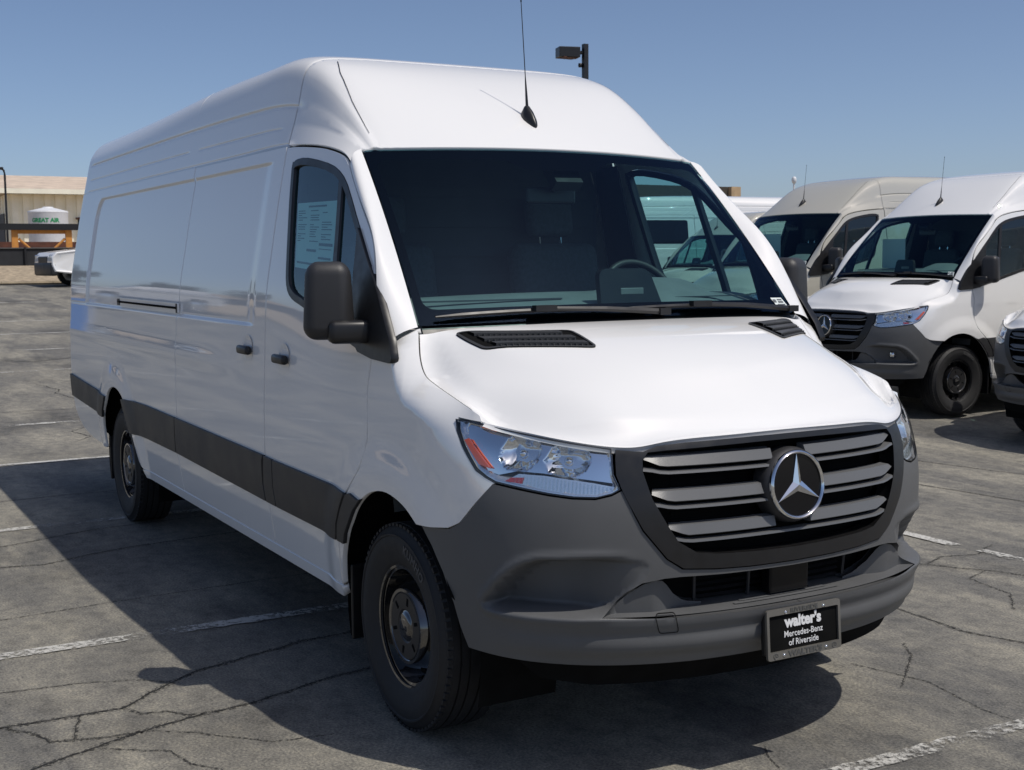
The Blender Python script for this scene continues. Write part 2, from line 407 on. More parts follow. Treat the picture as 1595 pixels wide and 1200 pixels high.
def hoodQ(q, s):
    q = np.asarray(q, float); s = np.asarray(s, float); a = np.abs(q)
    rx, ry, rz = .032+.085*(1-q*q), .879*q, 1.440+.016*(1-q*q)
    fy = .90*q; fx = _FX(np.abs(fy)); fz = _FZ(np.abs(fy))
    x = rx+(fx-rx)*s; y = ry+(fy-ry)*s; lx = .032+.513*s
    y = y+np.sign(q)*a**5*(np.interp(lx, LX, LY)-(.879+.021*s))
    zc = 1.456-.325*HH(s); qc = .86-.29*s
    rxk = .032+.085*(1-qc*qc); xk = rxk+(_FX(.90*qc)-rxk)*s; zk = np.minimum(KZ(xk), zc-.0005)
    ze = np.interp(lx, LX, LZ)
    z1 = zc-(zc-zk)*(a/qc)**2.4; z2 = zk+(ze-zk)*(a-qc)/(1-qc)
    z2 = np.where(s > .97, z2, z2)
    k = 200.; m = np.minimum(z1, z2); zi = m-np.log(np.exp(-k*(z1-m))+np.exp(-k*(z2-m)))/k
    w = sstep(.86, 1.0, s)*np.clip(s, 0, 1); z = zi*(1-w)+fz*w
    we = sstep(.90, 1.0, a); z = z*(1-we)+(ze*(1-w)+fz*w)*we
    return x, y, z
# ---END---
# ---------------------------------------------------------------- the van: surfaces (x forward, y left, z up; front axle at x=0)
ARCH = [(0.0, .372), (-4.325, .372)]
def boxmask(x, z, x0, x1, z0, z1, e):
    return sstep(x0, x0+e, x)*sstep(x1, x1-e, x)*sstep(z0, z0+e, z)*sstep(z1, z1-e, z)
def side_detail(x, z):
    d = np.zeros_like(np.asarray(x, float)+np.asarray(z, float))
    for ax, az in ARCH:
        r = np.hypot(x-ax, z-az)
        d = d+.020*sstep(.70, .545, r)*sstep(.30, .42, z)
    cx = np.maximum(np.asarray(x, float)*0, -5.10-np.asarray(x, float)); cz = np.maximum(0, np.asarray(z, float)-1.99); rr_ = np.hypot(cx, cz)   # rounded upper rear corner
    d = d-.014*sstep(.150, .136, rr_)*sstep(1.398, 1.412, z)*sstep(-1.46, -1.62, x)        # pressed panel field
    d = d-.003*np.exp(-((z-1.405)/.006)**2)*sstep(-5.9, -5.7, x)*sstep(-1.5, -1.65, x)   # belt groove
    d = d+.006*np.exp(-((z-1.20)/.045)**2)*sstep(-1.5, -2.4, x)
    return d
def sideS(x, z): return x, -(hw0(x, z)+side_detail(x, z)), z
def sideOff(o): return lambda x, z: (x, -(hw0(x, z)+side_detail(x, z)+o), z)
def fenderS(x, z):
    r = np.hypot(x, z-.372)
    return x, -(fender_y(x, z)+.020*sstep(.70, .545, r)*sstep(.30, .42, z)), z
# roof: half section from the gutter to the crown
SECP = [(.865, 2.2), (.842, 2.31), (.822, 2.405), (.803, 2.475), (.765, 2.548), (.70, 2.603), (.60, 2.636), (.45, 2.660), (.25, 2.676), (0, 2.683)]
_full = [(-y, z) for y, z in SECP]+[(y, z) for y, z in SECP[-2::-1]]
_c = np.concatenate([[0], np.cumsum([math.dist(_full[i], _full[i+1]) for i in range(len(_full)-1)])]); SECL = _c[-1]
_c = _c/SECL*2-1
SY = Spl(_c, [p[0] for p in _full]); SZ = Spl(_c, [p[1] for p in _full])
ZB = Spl([-2.4, -1.9, -1.35, -1.19, -.94, -.775, -.67, -.6, -.5], [2.2, 2.2, 2.199, 2.191, 2.168, 2.140, 2.108, 2.068, 2.0])
ZT = Spl([-6, -4, -2.6, -1.9, -1.455, -1.15, -.9, -.68, -.5, -.42], [2.668, 2.683, 2.683, 2.665, 2.624, 2.536, 2.412, 2.275, 2.146, 2.085])
def xh(y): return -.631+.125*(1-(y/.809)**2)
KQ = Spl([-6, -4.6, -3.8, -2.9, -2.2, -1.8, -1.4, -1.2, -.4], [-.22, -.18, .0, .30, .46, .66, 1.0, 1.0, 1.0])
HWREF = float(hw0(-3.0, 2.2))
RC = None
def roofS(x, v):
    x = np.asarray(x, float); v = np.asarray(v, float)
    yv = SY(v); zv = SZ(v); fr = np.clip((zv-2.2)/.483, 0, 1.01)
    zb = ZB(x); zt = ZT(x)
    k = sstep(-1.7, -.6, x)
    d = np.clip(-(x+5.80), 0, .159); ri = .16-np.sqrt(.16**2-d*d)
    tq = np.clip((fr-.45)/.55, 0, 1.02); fq = .45+.55*(1-np.maximum(0, 1-tq)**2.2); kk = KQ(x); fe = fr+(fq-fr)*sstep(.40, .70, fr)*kk
    z = zb+fe*(zt-zb)-ri*fr
    y = yv*hw0(x, np.minimum(zb, 2.2))/HWREF*(1-.030*k*np.clip(4*fr, 0, 1))
    # pressed ribs and grooves in the high side
    long = sstep(-5.75, -5.6, x)*sstep(-1.20, -1.32, x)
    g = .008*np.exp(-((zv-2.405)/.009)**2)*long+.0035*np.exp(-((zv-2.205)/.006)**2)*long
    g = g+.0035*np.exp(-((zv-2.290)/.006)**2)*(sstep(-5.7, -5.62, x)*sstep(-2.95, -3.02, x)+sstep(-2.83, -2.75, x)*sstep(-1.42, -1.5, x))
    y = y-np.sign(yv)*g
    if RC is not None: z = z-np.interp(np.abs(y), RC[0], RC[1])*sstep(xh(np.clip(y, -.809, .809))-.62, xh(np.clip(y, -.809, .809))+.02, x)
    for xs in (-1.33, -2.93): z = z-.006*np.exp(-((x-xs)/.008)**2)*sstep(.45, .6, fr)*sstep(.62, .5, np.abs(v)*0+np.abs(yv)/.9-.3)
    return x, y, z
_cy = np.linspace(0, .809, 25); _cz = []
for _y in _cy:
    _v = np.linspace(-1, 0, 1500); _r = roofS(np.full_like(_v, xh(_y)), _v); _i = np.argmin(np.abs(_r[1]+_y)); _cz.append(float(_r[2][_i])-(2.1305+.016*(1-(_y/.809)**2)))
RC = (np.append(_cy, [.86, .90]), np.append(_cz, [0, 0]))
def wrapS(off=0.0, lip=True, disp=None):
    def f(th, z):
        x, y = wrap(th, z, lip=lip); c, s = np.cos(th), np.sin(th)
        o = off+(disp(th, z) if disp else 0)
        return x+o*c, -(y+o*s), z
    return f
VENT = [(.872, .055), (.455, .207), (.465, .455), (.814, .266)]
def hood_inv(x, y):
    q, s = y/.9, .5
    for _ in range(40):
        X, Y, Z = hoodQ(q, s); q += (y-float(Y))/.9; s += (x-float(X))/.75
        s = min(max(s, 0), 1)
    return q, s
def hoodS(x, y):
    q, s = hood_inv(float(x), float(y)); return hoodQ(q, s)
def windS(a, b):
    a = np.asarray(a, float); b = np.asarray(b, float); q = 1-a*a
    x0, y0, z0 = .010+.085*q, .876*a, 1.452+.010*q
    x1, y1, z1 = -.634+.125*q, .809*a, 2.129+.016*q
    bu = 4*b*(1-b)*.018
    return x0+(x1-x0)*b+bu*.72, y0+(y1-y0)*b, z0+(z1-z0)*b+bu*.69
# ---------------------------------------------------------------- van builder
def make_wheel(parent, x, sgn, name='wheel'):
    w = empty(name, (x, sgn*.850, .374), 0, parent)
    o = sgn
    tp = [(.214, .088), (.222, .098), (.238, .104), (.262, .112), (.290, .1205), (.312, .1215), (.328, .119), (.331, .1225), (.337, .1225), (.340, .117), (.352, .110), (.364, .100), (.373, .088)]
    tread = []
    for a, b in ((.088, .062), (.054, .026), (.018, -.018), (-.026, -.054), (-.062, -.088)):
        tread += [(.3765, a), (.3765, b), (.368, b-.001), (.368, b-.007)]
    tread = tread[:-2]
    prof = [(r, h*o) for r, h in tp]+[(r, h*o) for r, h in tread]+[(r, -h*o) for r, h in tp[::-1]]
    MB().lathe(prof, 'y', 72).build('tyre', 'rubber', w, smooth=True, sharp=40)
    mb = MB()
    for i in range(72):      # shoulder blocks
        a = 2*math.pi*i/72
        for hh in (.094, -.094):
            R = Matrix.Rotation(-a, 3, 'Y')
            mb.box(R @ Vector((.3685, 0, 0))+Vector((0, hh*o, 0)), (.010, .022, .020), R)
    mb.build('tread_blocks', 'rubber', w); 
    rp = [(.214, .096), (.226, .099), (.226, .090), (.205, .084), (.198, .055), (.190, .030), (.182, .018), (.168, .022), (.150, .058), (.142, .086), (.136, .0955), (.125, .0945), (.118, .088), (.060, .086), (.050, .092), (.046, .096), (.030, .099), (.0, .099)]
    MB().lathe([(r, h*o) for r, h in rp], 'y', 64).build('rim', 'steel', w, smooth=True, sharp=35)
    MB().lathe([(.214, -.09*o), (.19, -.08*o), (.185, .02*o), (.182, .018*o)], 'y', 48).build('rim_barrel', 'steel', w, smooth=True, sharp=35)
    MB().lathe([(.121, .0885*o), (.119, .0935*o), (.062, .0915*o), (.052, .084*o), (.044, .082*o), (.040, .090*o), (.0, .0915*o)], 'y', 48).build('hub_cap', 'cap', w, smooth=True, sharp=30)
    mb = MB()
    for i in range(6):
        a = 2*math.pi*i/6+.3; R = Matrix.Rotation(-a, 3, 'Y')
        mb.box(R @ Vector((.094, 0, 0))+Vector((0, .0921*o, 0)), (.030, .003, .013), R)
    mb.build('vent_slots', 'under', w)
    mb = MB()
    for i in range(10):
        a = 2*math.pi*(i+.5)/10; R = Matrix.Rotation(-a, 3, 'Y')
        mb.box(R @ Vector((.176, 0, 0))+Vector((0, .0208*o, 0)), (.016, .006, .045), R)
    mb.build('wheel_holes', 'under', w)
    return w
def tyre_text(w, sgn, s, r, ang, size):
    V, F = text_geo(s, size, .0015, .001, spacing=1.1)
    P = []
    for x, y, z in V:
        a = ang-x/r; rr = r+y
        P.append((rr*math.cos(a)*(1 if sgn < 0 else -1), sgn*(.1225+z-.0003*0), rr*math.sin(a)))
    return mk('lettering', P, F, 'tyretext', w)
def make_van():
    root = empty('cargo_van')
    A = {}
    # ---- right and left hand skins
    def pair(name, g, m, parent=None, parent_l=None):
        r = put(name, g, m, parent or root); l = put(name, mirror(g), m, parent_l or parent or root); return r, l
    # cab door
    topN = [(-1.327, 2.190), (-1.19, 2.184), (-.937, 2.160), (-.775, 2.131), (-.675, 2.100), (-.605, 2.052), (-.552, 2.005), (-.414, 1.893), (-.28, 1.790), (-.215, 1.708), (-.172, 1.60), (-.150, 1.47), (-.142, 1.346), (-.163, 1.237), (-.160, 1.04), (-.205, .93), (-.300, .845), (-.365, .79), (-.425, .69), (-.452, .62), (-.478, .50), (-.485, .425)]
    door = [(-1.327, .425), (-1.335, .62), (-1.327, .83), (-1.315, 1.0), (-1.312, 1.48), (-1.320, 1.8)]+smooth_poly(topN, 3)
    win = [(-1.221, 2.09), (-1.205, 2.116), (-1.165, 2.127), (-1.055, 2.124), (-.833, 2.087), (-.703, 2.048), (-.597, 1.987), (-.455, 1.864), (-.25, 1.693), (-.215, 1.64), (-.205, 1.40), (-.27, 1.362), (-.869, 1.503), (-.96, 1.522), (-1.03, 1.548), (-1.075, 1.59), (-1.105, 1.66), (-1.152, 1.82)]
    wino = smooth_poly(win, 2, True)
    dr, dl = pair('cab_door', panel(door, sideS, .032, [wino], gap=.0045), 'white')
    seal = inset(wino, .001); seal_i = inset(wino, .030)
    pair('window_seal', panel(seal, sideOff(.003), .03, [seal_i], depth=.03), 'black', dr, dl)
    wg = inset(wino, .022)
    fr = [p for p in wg]
    div = lambda z: -.688+(2.049-z)*(.158/.6)
    back = [p for p in fr if p[0] < div(p[1])-.008]; front = [p for p in fr if p[0] >= div(p[1])+.008]
    # order is preserved; panes end at the division bar
    pair('door_glass', panel(inset(wino, .024), sideOff(-.010), .05, depth=0), 'glass', dr, dl)
    bar = [(div(2.03)-.018, 2.03), (div(2.03)+.018, 2.015), (div(1.42)+.020, 1.42), (div(1.42)-.020, 1.42)]
    pair('window_division_bar', panel(bar, sideOff(.000), .03, depth=.02), 'black', dr, dl)
    sail = smooth_poly([(-.40, 1.815), (-.25, 1.692), (-.105, 1.573), (.030, 1.412)], 3)+[(.058, 1.352), (.052, 1.336), (.034, 1.332), (-.12, 1.338), (-.25, 1.356), (-.30, 1.39), (-.35, 1.60)]
    pair('mirror_sail', panel(sail, sideOff(.012), .03, depth=.03), 'black', dr, dl)
    # sliding door and rear quarter
    sl = [(-2.862, .425), (-2.875, .64), (-2.815, .85), (-2.81, 1.0), (-2.80, 1.5), (-2.795, 1.9), (-2.79, 2.196), (-1.333, 2.196), (-1.326, 1.8), (-1.318, 1.48), (-1.321, 1.0), (-1.333, .83), (-1.341, .62), (-1.333, .425)]
    xz = [(x, z) for x in np.arange(-5.9, -1.4, .03) for z in (1.388, 1.395, 1.400, 1.405, 1.410, 1.415, 1.424, 2.116, 2.122, 2.129, 2.135, 2.141, 2.15, 2.158)]+[(x, z) for x in (-5.262, -5.254, -5.247, -5.24, -5.232) for z in np.arange(1.4, 2.0, .04)]+[(-5.10-r*math.cos(a), 1.99+r*math.sin(a)) for r in (.134, .14, .146, .152) for a in np.linspace(.05, 1.5, 9)]
    sr, sl_ = pair('sliding_door', panel(sl, sideS, .032, gap=.0045, extra=xz), 'white')
    def arc(cx, cz, r0, r1, a0, a1, n=14):
        return [(cx+(r0+(r1-r0)*i/n)*math.cos(math.radians(a0+(a1-a0)*i/n)), cz+(r0+(r1-r0)*i/n)*math.sin(math.radians(a0+(a1-a0)*i/n))) for i in range(n+1)]
    rarch = smooth_poly([(-3.745, .425), (-3.812, .46), (-3.875, .58), (-3.901, .64), (-3.945, .722), (-4.03, .82), (-4.12, .866), (-4.25, .888), (-4.38, .876), (-4.49, .833), (-4.58, .760), (-4.665, .70), (-4.735, .60), (-4.76, .50), (-4.765, .43)], 3)
    rq = rarch+[(-4.901, .428), (-5.208, .431), (-5.45, .450), (-5.60, .478), (-5.72, .53), (-5.80, .60), (-5.86, .74), (-5.90, .90), (-5.945, 1.3), (-5.945, 2.197), (-2.797, 2.197), (-2.802, 1.9), (-2.807, 1.5), (-2.817, 1.0), (-2.822, .85), (-2.882, .64), (-2.869, .425)]
    pair('rear_quarter_panel', panel(rq, sideS, .034, gap=.002, extra=xz), 'white')
    # fender
    farch = smooth_poly([(-.478, .425), (-.435, .55), (-.365, .655), (-.322, .70), (-.258, .765), (-.180, .820), (-.091, .858), (.019, .878), (.117, .872), (.21, .848), (.288, .808)], 3)
    jj = [(.288, .808), (.38, .814), (.46, .824), (.51, .848), (.54, .881), (.59, .939), (.632, .990)]
    lampout = [(.632, .990), (.565, 1.022), (.500, 1.095), (.462, 1.143), (.450, 1.180)]
    ltop = [(.450, 1.181), (.50, 1.176), (.545, 1.170)]
    lcurve = [(x, z) for x, z in zip(LX[::-1], LZ[::-1]) if .02 < x < .546]+[(.0, 1.446), (-.10, 1.446)]
    fdoor = [(-.142, 1.40), (-.134, 1.346), (-.155, 1.237), (-.152, 1.04), (-.197, .93), (-.292, .845), (-.357, .79), (-.417, .69), (-.444, .62), (-.470, .50)]
    pair('fender', panel(farch+jj[1:]+lampout[:-1]+ltop+lcurve+fdoor, fenderS, .024, gap=.001, depth=.02), 'white')
    # A pillar, from the roof cap down to the fender
    def pillar():
        na = 26; A_ = []; B_ = []
        bx = Spl([0, .10, .3, .5, .65, .8, .9, 1.0], [-.598, -.545, -.405, -.268, -.19, -.13, -.08, -.02])
        bz = Spl([0, .10, .3, .5, .65, .8, .9, 1.0], [2.062, 2.010, 1.899, 1.795, 1.70, 1.585, 1.49, 1.385])
        V = []; nc = 7
        for i in range(na+1):
            t = i/na
            a = np.array([float(c) for c in windS(-1.003, 1.0-t*1.0)])+np.array((0, 0, .001)); x, z = float(bx(t)), float(bz(t))
            b = np.array((x, -float(hw0(x, z))-.004, z)); 
            for j in range(nc):
                q = j/(nc-1); p = a+(b-a)*q
                bul = 4*q*(1-q)*.022
                V.append(p+np.array((.45, -.75, .45))*bul)
        V = np.array(V); F = []
        for i in range(na):
            for j in range(nc-1): F.append((i*nc+j, (i+1)*nc+j, (i+1)*nc+j+1, i*nc+j+1))
        G = V.reshape(na+1, nc, 3); du = np.gradient(G, axis=0); dv = np.gradient(G, axis=1); N = np.cross(du, dv); N /= np.linalg.norm(N, axis=2)[..., None]
        N = N.reshape(-1, 3)
        if N[:, 1].mean() > 0: N = -N; F = [f[::-1] for f in F]
        return V, F, N
    pair('windshield_pillar', pillar(), 'white')
    # roof
    vs = np.linspace(-1, 1, 2001)
    yy = roofS(np.full_like(vs, -.631), vs)[1]; vc = float(-vs[np.argmin(np.abs(yy+.809))])
    vv = np.linspace(-vc, vc, 41); fr_ = []
    for v in vv:
        x = -.55
        for _ in range(6): x = xh(float(roofS(x, v)[1]))
        fr_.append((x, v))
    cap = [(-1.322, -1.0), (-1.1, -1.0), (-.9, -1.0), (-.75, -1.0), (-.66, -1.0), (-.600, -1.0), (-.612, -.99)]+fr_+[(-.612, .99), (-.600, 1.0), (-.66, 1), (-.75, 1), (-.9, 1), (-1.1, 1), (-1.322, 1)]
    rl = SECL/2
    put('roof_front_cap', panel(cap, roofS, .035, scale=(1, rl), gap=.002, hint=(.3, 0, 1)), 'white', root)
    zz = sorted(set(list(np.linspace(2.2, 2.56, 30))+[z0+d for z0 in (2.205, 2.290, 2.405) for d in (-.018, -.012, -.008, -.004, 0, .004, .008, .012, .018)])); zz = [z for z in zz if z >= 2.2]
    vt = np.linspace(-1, 0, 3000); vz = SZ(vt); vl = [float(vt[np.argmin(np.abs(vz-z))]) for z in zz]+list(np.linspace(vt[np.argmin(np.abs(vz-2.56))]+.02, 0, 22))
    vl = sorted(set(np.round(vl, 5))); vl = vl+[-v for v in vl[-2::-1]]
    xl = sorted(set(np.round(list(np.linspace(-5.945, -5.5, 22))+list(np.linspace(-5.5, -1.331, 70))+[-2.93+d for d in (-.02, -.012, -.006, 0, .006, .012, .02)]+[-3.06, -3.02, -2.99, -2.95, -2.86, -2.83, -2.79, -2.75, -1.52, -1.48, -1.45, -1.42, -1.345, -1.338], 4)))
    put('roof', gridpanel(np.array(xl), np.array(vl), roofS, (0, 0, 1)), 'white', root)
    for sg in (-1, 1):   # joint of the roof cap
        V = []; n = 24
        for i in range(n+1):
            x = -1.24+(.535)*i/n; vv_ = np.linspace(-1, 0, 1200); rr_ = roofS(np.full_like(vv_, x), vv_); yt = np.interp(x, [-1.24, -1.1, -.9, -.705], [.66, .705, .735, .745])
            j = int(np.argmin(np.abs(rr_[1]+yt)))
            for w in (-2, 2):
                p_ = [float(c[min(max(j+w, 0), 1199)]) for c in rr_]; V.append((p_[0]+.002, p_[1] if sg < 0 else -p_[1], p_[2]+.003))
        MB().add(V, [(2*i, 2*i+1, 2*i+3, 2*i+2) for i in range(n)]).build('roof_joint', 'under', root, fixn=False)
    # ---- windshield
    wp = rounded([(-1.0, .002), (1.0, .002), (1.0, .995), (-1.0, .995)], .025)
    ws = put('windshield', panel(wp, windS, .05, scale=(.85, .95), gap=.004, depth=.004, hint=(1, 0, .7)), 'wglass', root)
    def wi(o): 
        def f(a, b): x, y, z = windS(a, b); return x-.72*o, y, z-.69*o
        return f
    ina = rounded([(-.955, .085), (.955, .085), (.955, .93), (.30, .93), (.22, .86), (-.22, .86), (-.30, .93), (-.955, .93)], .06)
    put('frit_band', panel(wp, wi(.006), .05, [ina], scale=(.85, .95), gap=.006, depth=0, hint=(1, 0, .7)), 'frit', ws)
    # sensor housing, mirror, sticker
    MB().box((-.475, .03, 2.03), (.05, .13, .11), Matrix.Rotation(-.75, 3, 'Y')).build('camera_housing', 'black', ws)
    mb = MB(); mb.lathe([(.0, -.012), (.02, -.012), (.02, .012), (0, .012)], 'x', 12, (-.49, 0, 1.985)); mb.build('mirror_stalk', 'black', ws)
    MB().add(*rbox((.028, .24, .07), .012)).build('interior_mirror', 'black', ws).location = (-.53, 0, 1.955)
    st = [(.885, .09), (.965, .09), (.985, .025), (.905, .025)]
    so = put('price_sticker', panel(st, wi(-.0015), .03, scale=(.85, .95), depth=0, hint=(1, 0, .7)), 'paper', ws)
    for k, (a0, a1, b0, b1) in enumerate([(.893, .915, .080, .062), (.925, .960, .082, .074), (.925, .962, .070, .060), (.912, .968, .054, .048), (.918, .95, .043, .034)]):
        put('sticker_print', panel([(a0, b0), (a1, b0), (a1, b1), (a0, b1)], wi(-.0025), .05, scale=(.85, .95), depth=0, hint=(1, 0, .7)), 'ink', so)
    # ---- hood
    hood = [(q, 0.) for q in np.linspace(-1, 1, 21)]+[(1., t) for t in np.linspace(0, 1, 21)[1:]]+[(q, 1.) for q in np.linspace(1, -1, 41)[1:]]+[(-1., t) for t in np.linspace(1, 0, 21)[1:-1]]
    ho = put('hood', panel(hood, hoodQ, .028, scale=(.9, .85), gap=.0015, depth=.02, hint=(.2, 0, 1)), 'white', root)
    for s in (-1, 1):
        C4 = [np.array(c) for c in VENT]       # outer rear, inner rear, inner front, outer front, as (q, s)
        def vp(a, b): return (C4[0]*(1-a)+C4[1]*a)*(1-b)+(C4[3]*(1-a)+C4[2]*a)*b
        def hs(o):
            def f(q, t): a, b, c = hoodQ(q, t); return a+.15*o, b, c+o
            return f
        qd = [vp(0, 0), vp(1, 0), vp(1, 1), vp(0, 1)]
        rp_ = [(a*s, b) for a, b in rounded(qd, .03, 4)]
        v = put('hood_vent', panel(rp_, hs(.002), .03, scale=(.9, .85), depth=.004, hint=(0, 0, 1)), 'under', ho)
        rin = [(a/.9, b/.85) for a, b in inset([(a*.9, b*.85) for a, b in rp_], .008)]
        put('vent_frame', panel(rp_, hs(.006), .02, [rin], scale=(.9, .85), depth=.006, hint=(0, 0, 1)), 'louvre', v)
        tm = MB()
        for b0, b1, a0, a1 in ((.03, .30, .10, .86), (.37, .62, .10, .90), (.69, .90, .12, .94)):
            V = []; n = 12
            for i in range(n+1):
                for b_, dz in ((b0, .004), (b0+.25*(b1-b0), .010), (b1, .013), (b1, .003)):
                    c = vp(a0+(a1-a0)*i/n, b_); x, y, z = hoodQ(c[0]*s, c[1]); V.append((float(x), float(y), float(z)+dz))
            MB().add(V, [(i*4+k, (i+1)*4+k, (i+1)*4+k+1, i*4+k+1) for i in range(n) for k in range(3)]).build('vent_louvre', 'louvre', v, smooth=True, sharp=40)
            for i in range(16):
                c = vp(a0+(a1-a0)*(i+.5)/16, b1+.035); x, y, z = hoodQ(c[0]*s, c[1]); tm.box((float(x), float(y), float(z)+.006), (.014, .004, .008))
        tm.build('vent_louvres', 'louvre', v)
    # cowl under the wipers
    put('cowl', panel([(-.98, -.07), (.98, -.07), (.98, .03), (-.98, .03)], wi(.014), .05, scale=(.85, .95), depth=.0, hint=(1, 0, .7)), 'black', root)
    for s, (a0, a1, pa) in ((1, (-.93, -.02, -.30)), (2, (-.12, .80, .45))):
        mb = MB()
        pts = [windS(a0+(a1-a0)*t, .030+.012*math.sin(t*3)) for t in np.linspace(0, 1, 9)]
        P = [Vector([float(c) for c in p])+Vector((.014, 0, .012)) for p in pts]
        mb.tube(P, [.004]+[.009]*7+[.004], 6); 
        w = mb.build('wiper', 'black', root)
        a = Vector([float(c) for c in windS(a0+(a1-a0)*.52, .036)])+Vector((.03, 0, .024)); b = Vector([float(c) for c in windS(a1+.16, .012)])+Vector((.02, 0, .014))
        mb = MB(); mb.tube([a, a*.5+b*.5+Vector((.004, 0, .004)), b], [.008, .011, .013], 6); mb.box(a, (.03, .09, .022)); mb.box(b, (.035, .05, .025)); mb.build('wiper_arm', 'black', w)
    # ---- bumper, grille, lamps on the wrap-round front
    fogp = [(1.215, .585), (1.190, .643), (1.113, .714), (1.047, .747), (.971, .757), (.763, .762), (.66, .735), (.74, .64), (.83, .588), (1.0, .580)]
    fogs = [(a*.95, b) for a, b in smooth_poly(fogp, 3, True)]
    def bdisp(th, z):
        th, z = np.broadcast_arrays(np.asarray(th, float), np.asarray(z, float)); sh = th.shape
        P = np.stack([th.ravel()*.95, z.ravel()], -1); sd = sdist(P, fogs).reshape(sh)
        m = sstep(-.003, .019, sd)*(.04+.96*sstep(.68, 1.0, th))
        e = .007*np.exp(-((sd+.012)/.014)**2)*sstep(.66, .9, th)
        return -.11*m+e
    lampB = [(.760, .973), (.792, .958), (.845, .947), (.920, .949), (.998, .958), (1.076, .970), (1.154, .982), (1.183, .986)]
    bp = [(0, .700), (.23, .702), (.393, .707), (.539, .717), (.601, .753), (.644, .80), (.687, .847), (.72, .905), (.751, .967)]+lampB+[(1.225, .936), (1.275, .878), (1.313, .845), (1.36, .821), (1.441, .811), (1.535, .805), (1.468, .746), (1.412, .669), (1.368, .568), (1.349, .495), (1.322, .425), (1.19, .420), (.9, .415), (.5, .41), (0, .41), (0, .572), (.408, .573), (.561, .574), (.70, .577), (.817, .581), (.782, .622), (.745, .652), (.689, .681), (.608, .692), (.546, .694), (.354, .690), (0, .687)]
    g = panel(bp, wrapS(0, True, bdisp), .0135, scale=(.95, 1), depth=.03, open_u0=True)
    bu = put('front_bumper', both(g), 'plastic', root)
    cheek = [(.808, .583), (.778, .616), (.742, .645), (.687, .673), (.64, .684), (.615, .678), (.600, .664), (.571, .628), (.535, .603), (.506, .594), (.44, .588), (.44, .577), (.56, .577), (.70, .580)]
    def cdisp(th, z): return -.016-.05*sstep(.66, .52, th)
    put('intake_cheek', panel(cheek, wrapS(0, False, cdisp), .015, scale=(.95, 1), depth=.03), 'plastic', bu)
    put('intake_cheek', mirror(panel(cheek, wrapS(0, False, cdisp), .015, scale=(.95, 1), depth=.03)), 'plastic', bu)
    # ledge behind the lip and the dark intake
    def strip(th0, th1, fa, fb, n=40):
        V = []; F = []
        for i in range(n+1):
            th = th0+(th1-th0)*i/n
            V += [fa(th), fb(th)]
        F = [(2*i, 2*i+1, 2*i+3, 2*i+2) for i in range(n)]
        return V, F
    def wp_(th, z, o): 
        x, y = wrap(abs(th), z, lip=False); return (float(x+o*math.cos(th)), float(-(y+o*math.sin(abs(th)))*(1 if th >= 0 else -1)), z)
    MB().add(*strip(-.815, .815, lambda t: wp_(t, .5785+.002*sstep(.55, .8, abs(t)), .030), lambda t: wp_(t, .583, -.12+.10*float(sstep(.5, .75, abs(t)))), 60)).build('intake_ledge', 'plastic', bu, fixn=False, smooth=True)
    mb = MB()
    for k in range(4): mb.add(*strip(-.30+.04*k, .30-.04*k, lambda t: wp_(t, .5825, -.005-.025*k), lambda t: wp_(t, .5835, -.022-.025*k), 16))
    mb.build('ledge_ribs', 'slat', bu, fixn=False)
    mb = MB().add(*strip(-.68, .68, lambda t: wp_(t, .56, -.125), lambda t: wp_(t, .72, -.125)))
    mb.add(*strip(-.68, .68, lambda t: wp_(t, .700, -.02), lambda t: wp_(t, .705, -.13))); mb.build('intake_backing', 'under', bu, fixn=False)
    for k in range(5):
        MB().add(*strip(-.46, .46, lambda t: wp_(t, .592+.021*k, -.095), lambda t: wp_(t, .600+.021*k, -.105), 24)).build('intake_bar', 'black', bu, fixn=False)
    mb = MB()
    for th in (-.47, -.16, .17, .47): mb.tube([wp_(th, .585, -.085), wp_(th, .70, -.085)], .006, 6)
    mb.build('intake_posts', 'clad', bu)
    MB().add(*rbox((.05, .17, .105), .01)).build('radar_cover', 'gloss', bu).location = (.93, .02, .640)
    # tow eye cover: a cut square on the lip
    tow = rounded([(.642, .588), (.568, .588), (.553, .522), (.627, .521)], .012, 3)
    put('tow_eye_gap', panel(tow, wrapS(.0022, True), .01, [inset([(a*.95, b) for a, b in tow], .0022)] if False else [[(a/.95, b) for a, b in inset([(a*.95, b) for a, b in tow], .0025)]], scale=(.95, 1), depth=0), 'under', bu)
    # lower black valance
    put('lower_valance', both(panel([(0, .412), (.5, .412), (.9, .417), (1.10, .422), (1.17, .424), (1.08, .345), (.9, .325), (0, .315)], wrapS(-.03, False), .03, scale=(.95, 1), depth=.02, open_u0=True)), 'under', root)
    # grille
    so_ = [(0, 1.120), (.20, 1.119), (.382, 1.116), (.52, 1.113), (.638, 1.106), (.690, 1.090), (.74, 1.094), (.787, 1.098), (.786, 1.070), (.780, 1.022), (.754, .970), (.683, .852), (.640, .804), (.597, .757), (.535, .722), (.393, .712), (.23, .707), (0, .705)]
    si_ = [(0, .750), (.203, .753), (.40, .760), (.482, .770), (.555, .808), (.593, .858), (.653, .947), (.688, 1.03), (.690, 1.066), (.672, 1.088), (.60, 1.092), (.382, 1.098), (.2, 1.101), (0, 1.102)]
    g = panel(so_+si_, wrapS(.006, False), .018, scale=(.95, 1), depth=.055, open_u0=True)
    gr = put('grille_surround', both(g), 'black', root)
    put('grille_backing', both(panel([(0, .70), (.55, .70), (.68, .78), (.80, .97), (.82, 1.10), (0, 1.125)], wrapS(-.085, False), .04, scale=(.95, 1), depth=0)), 'under', gr)
    mb = MB()
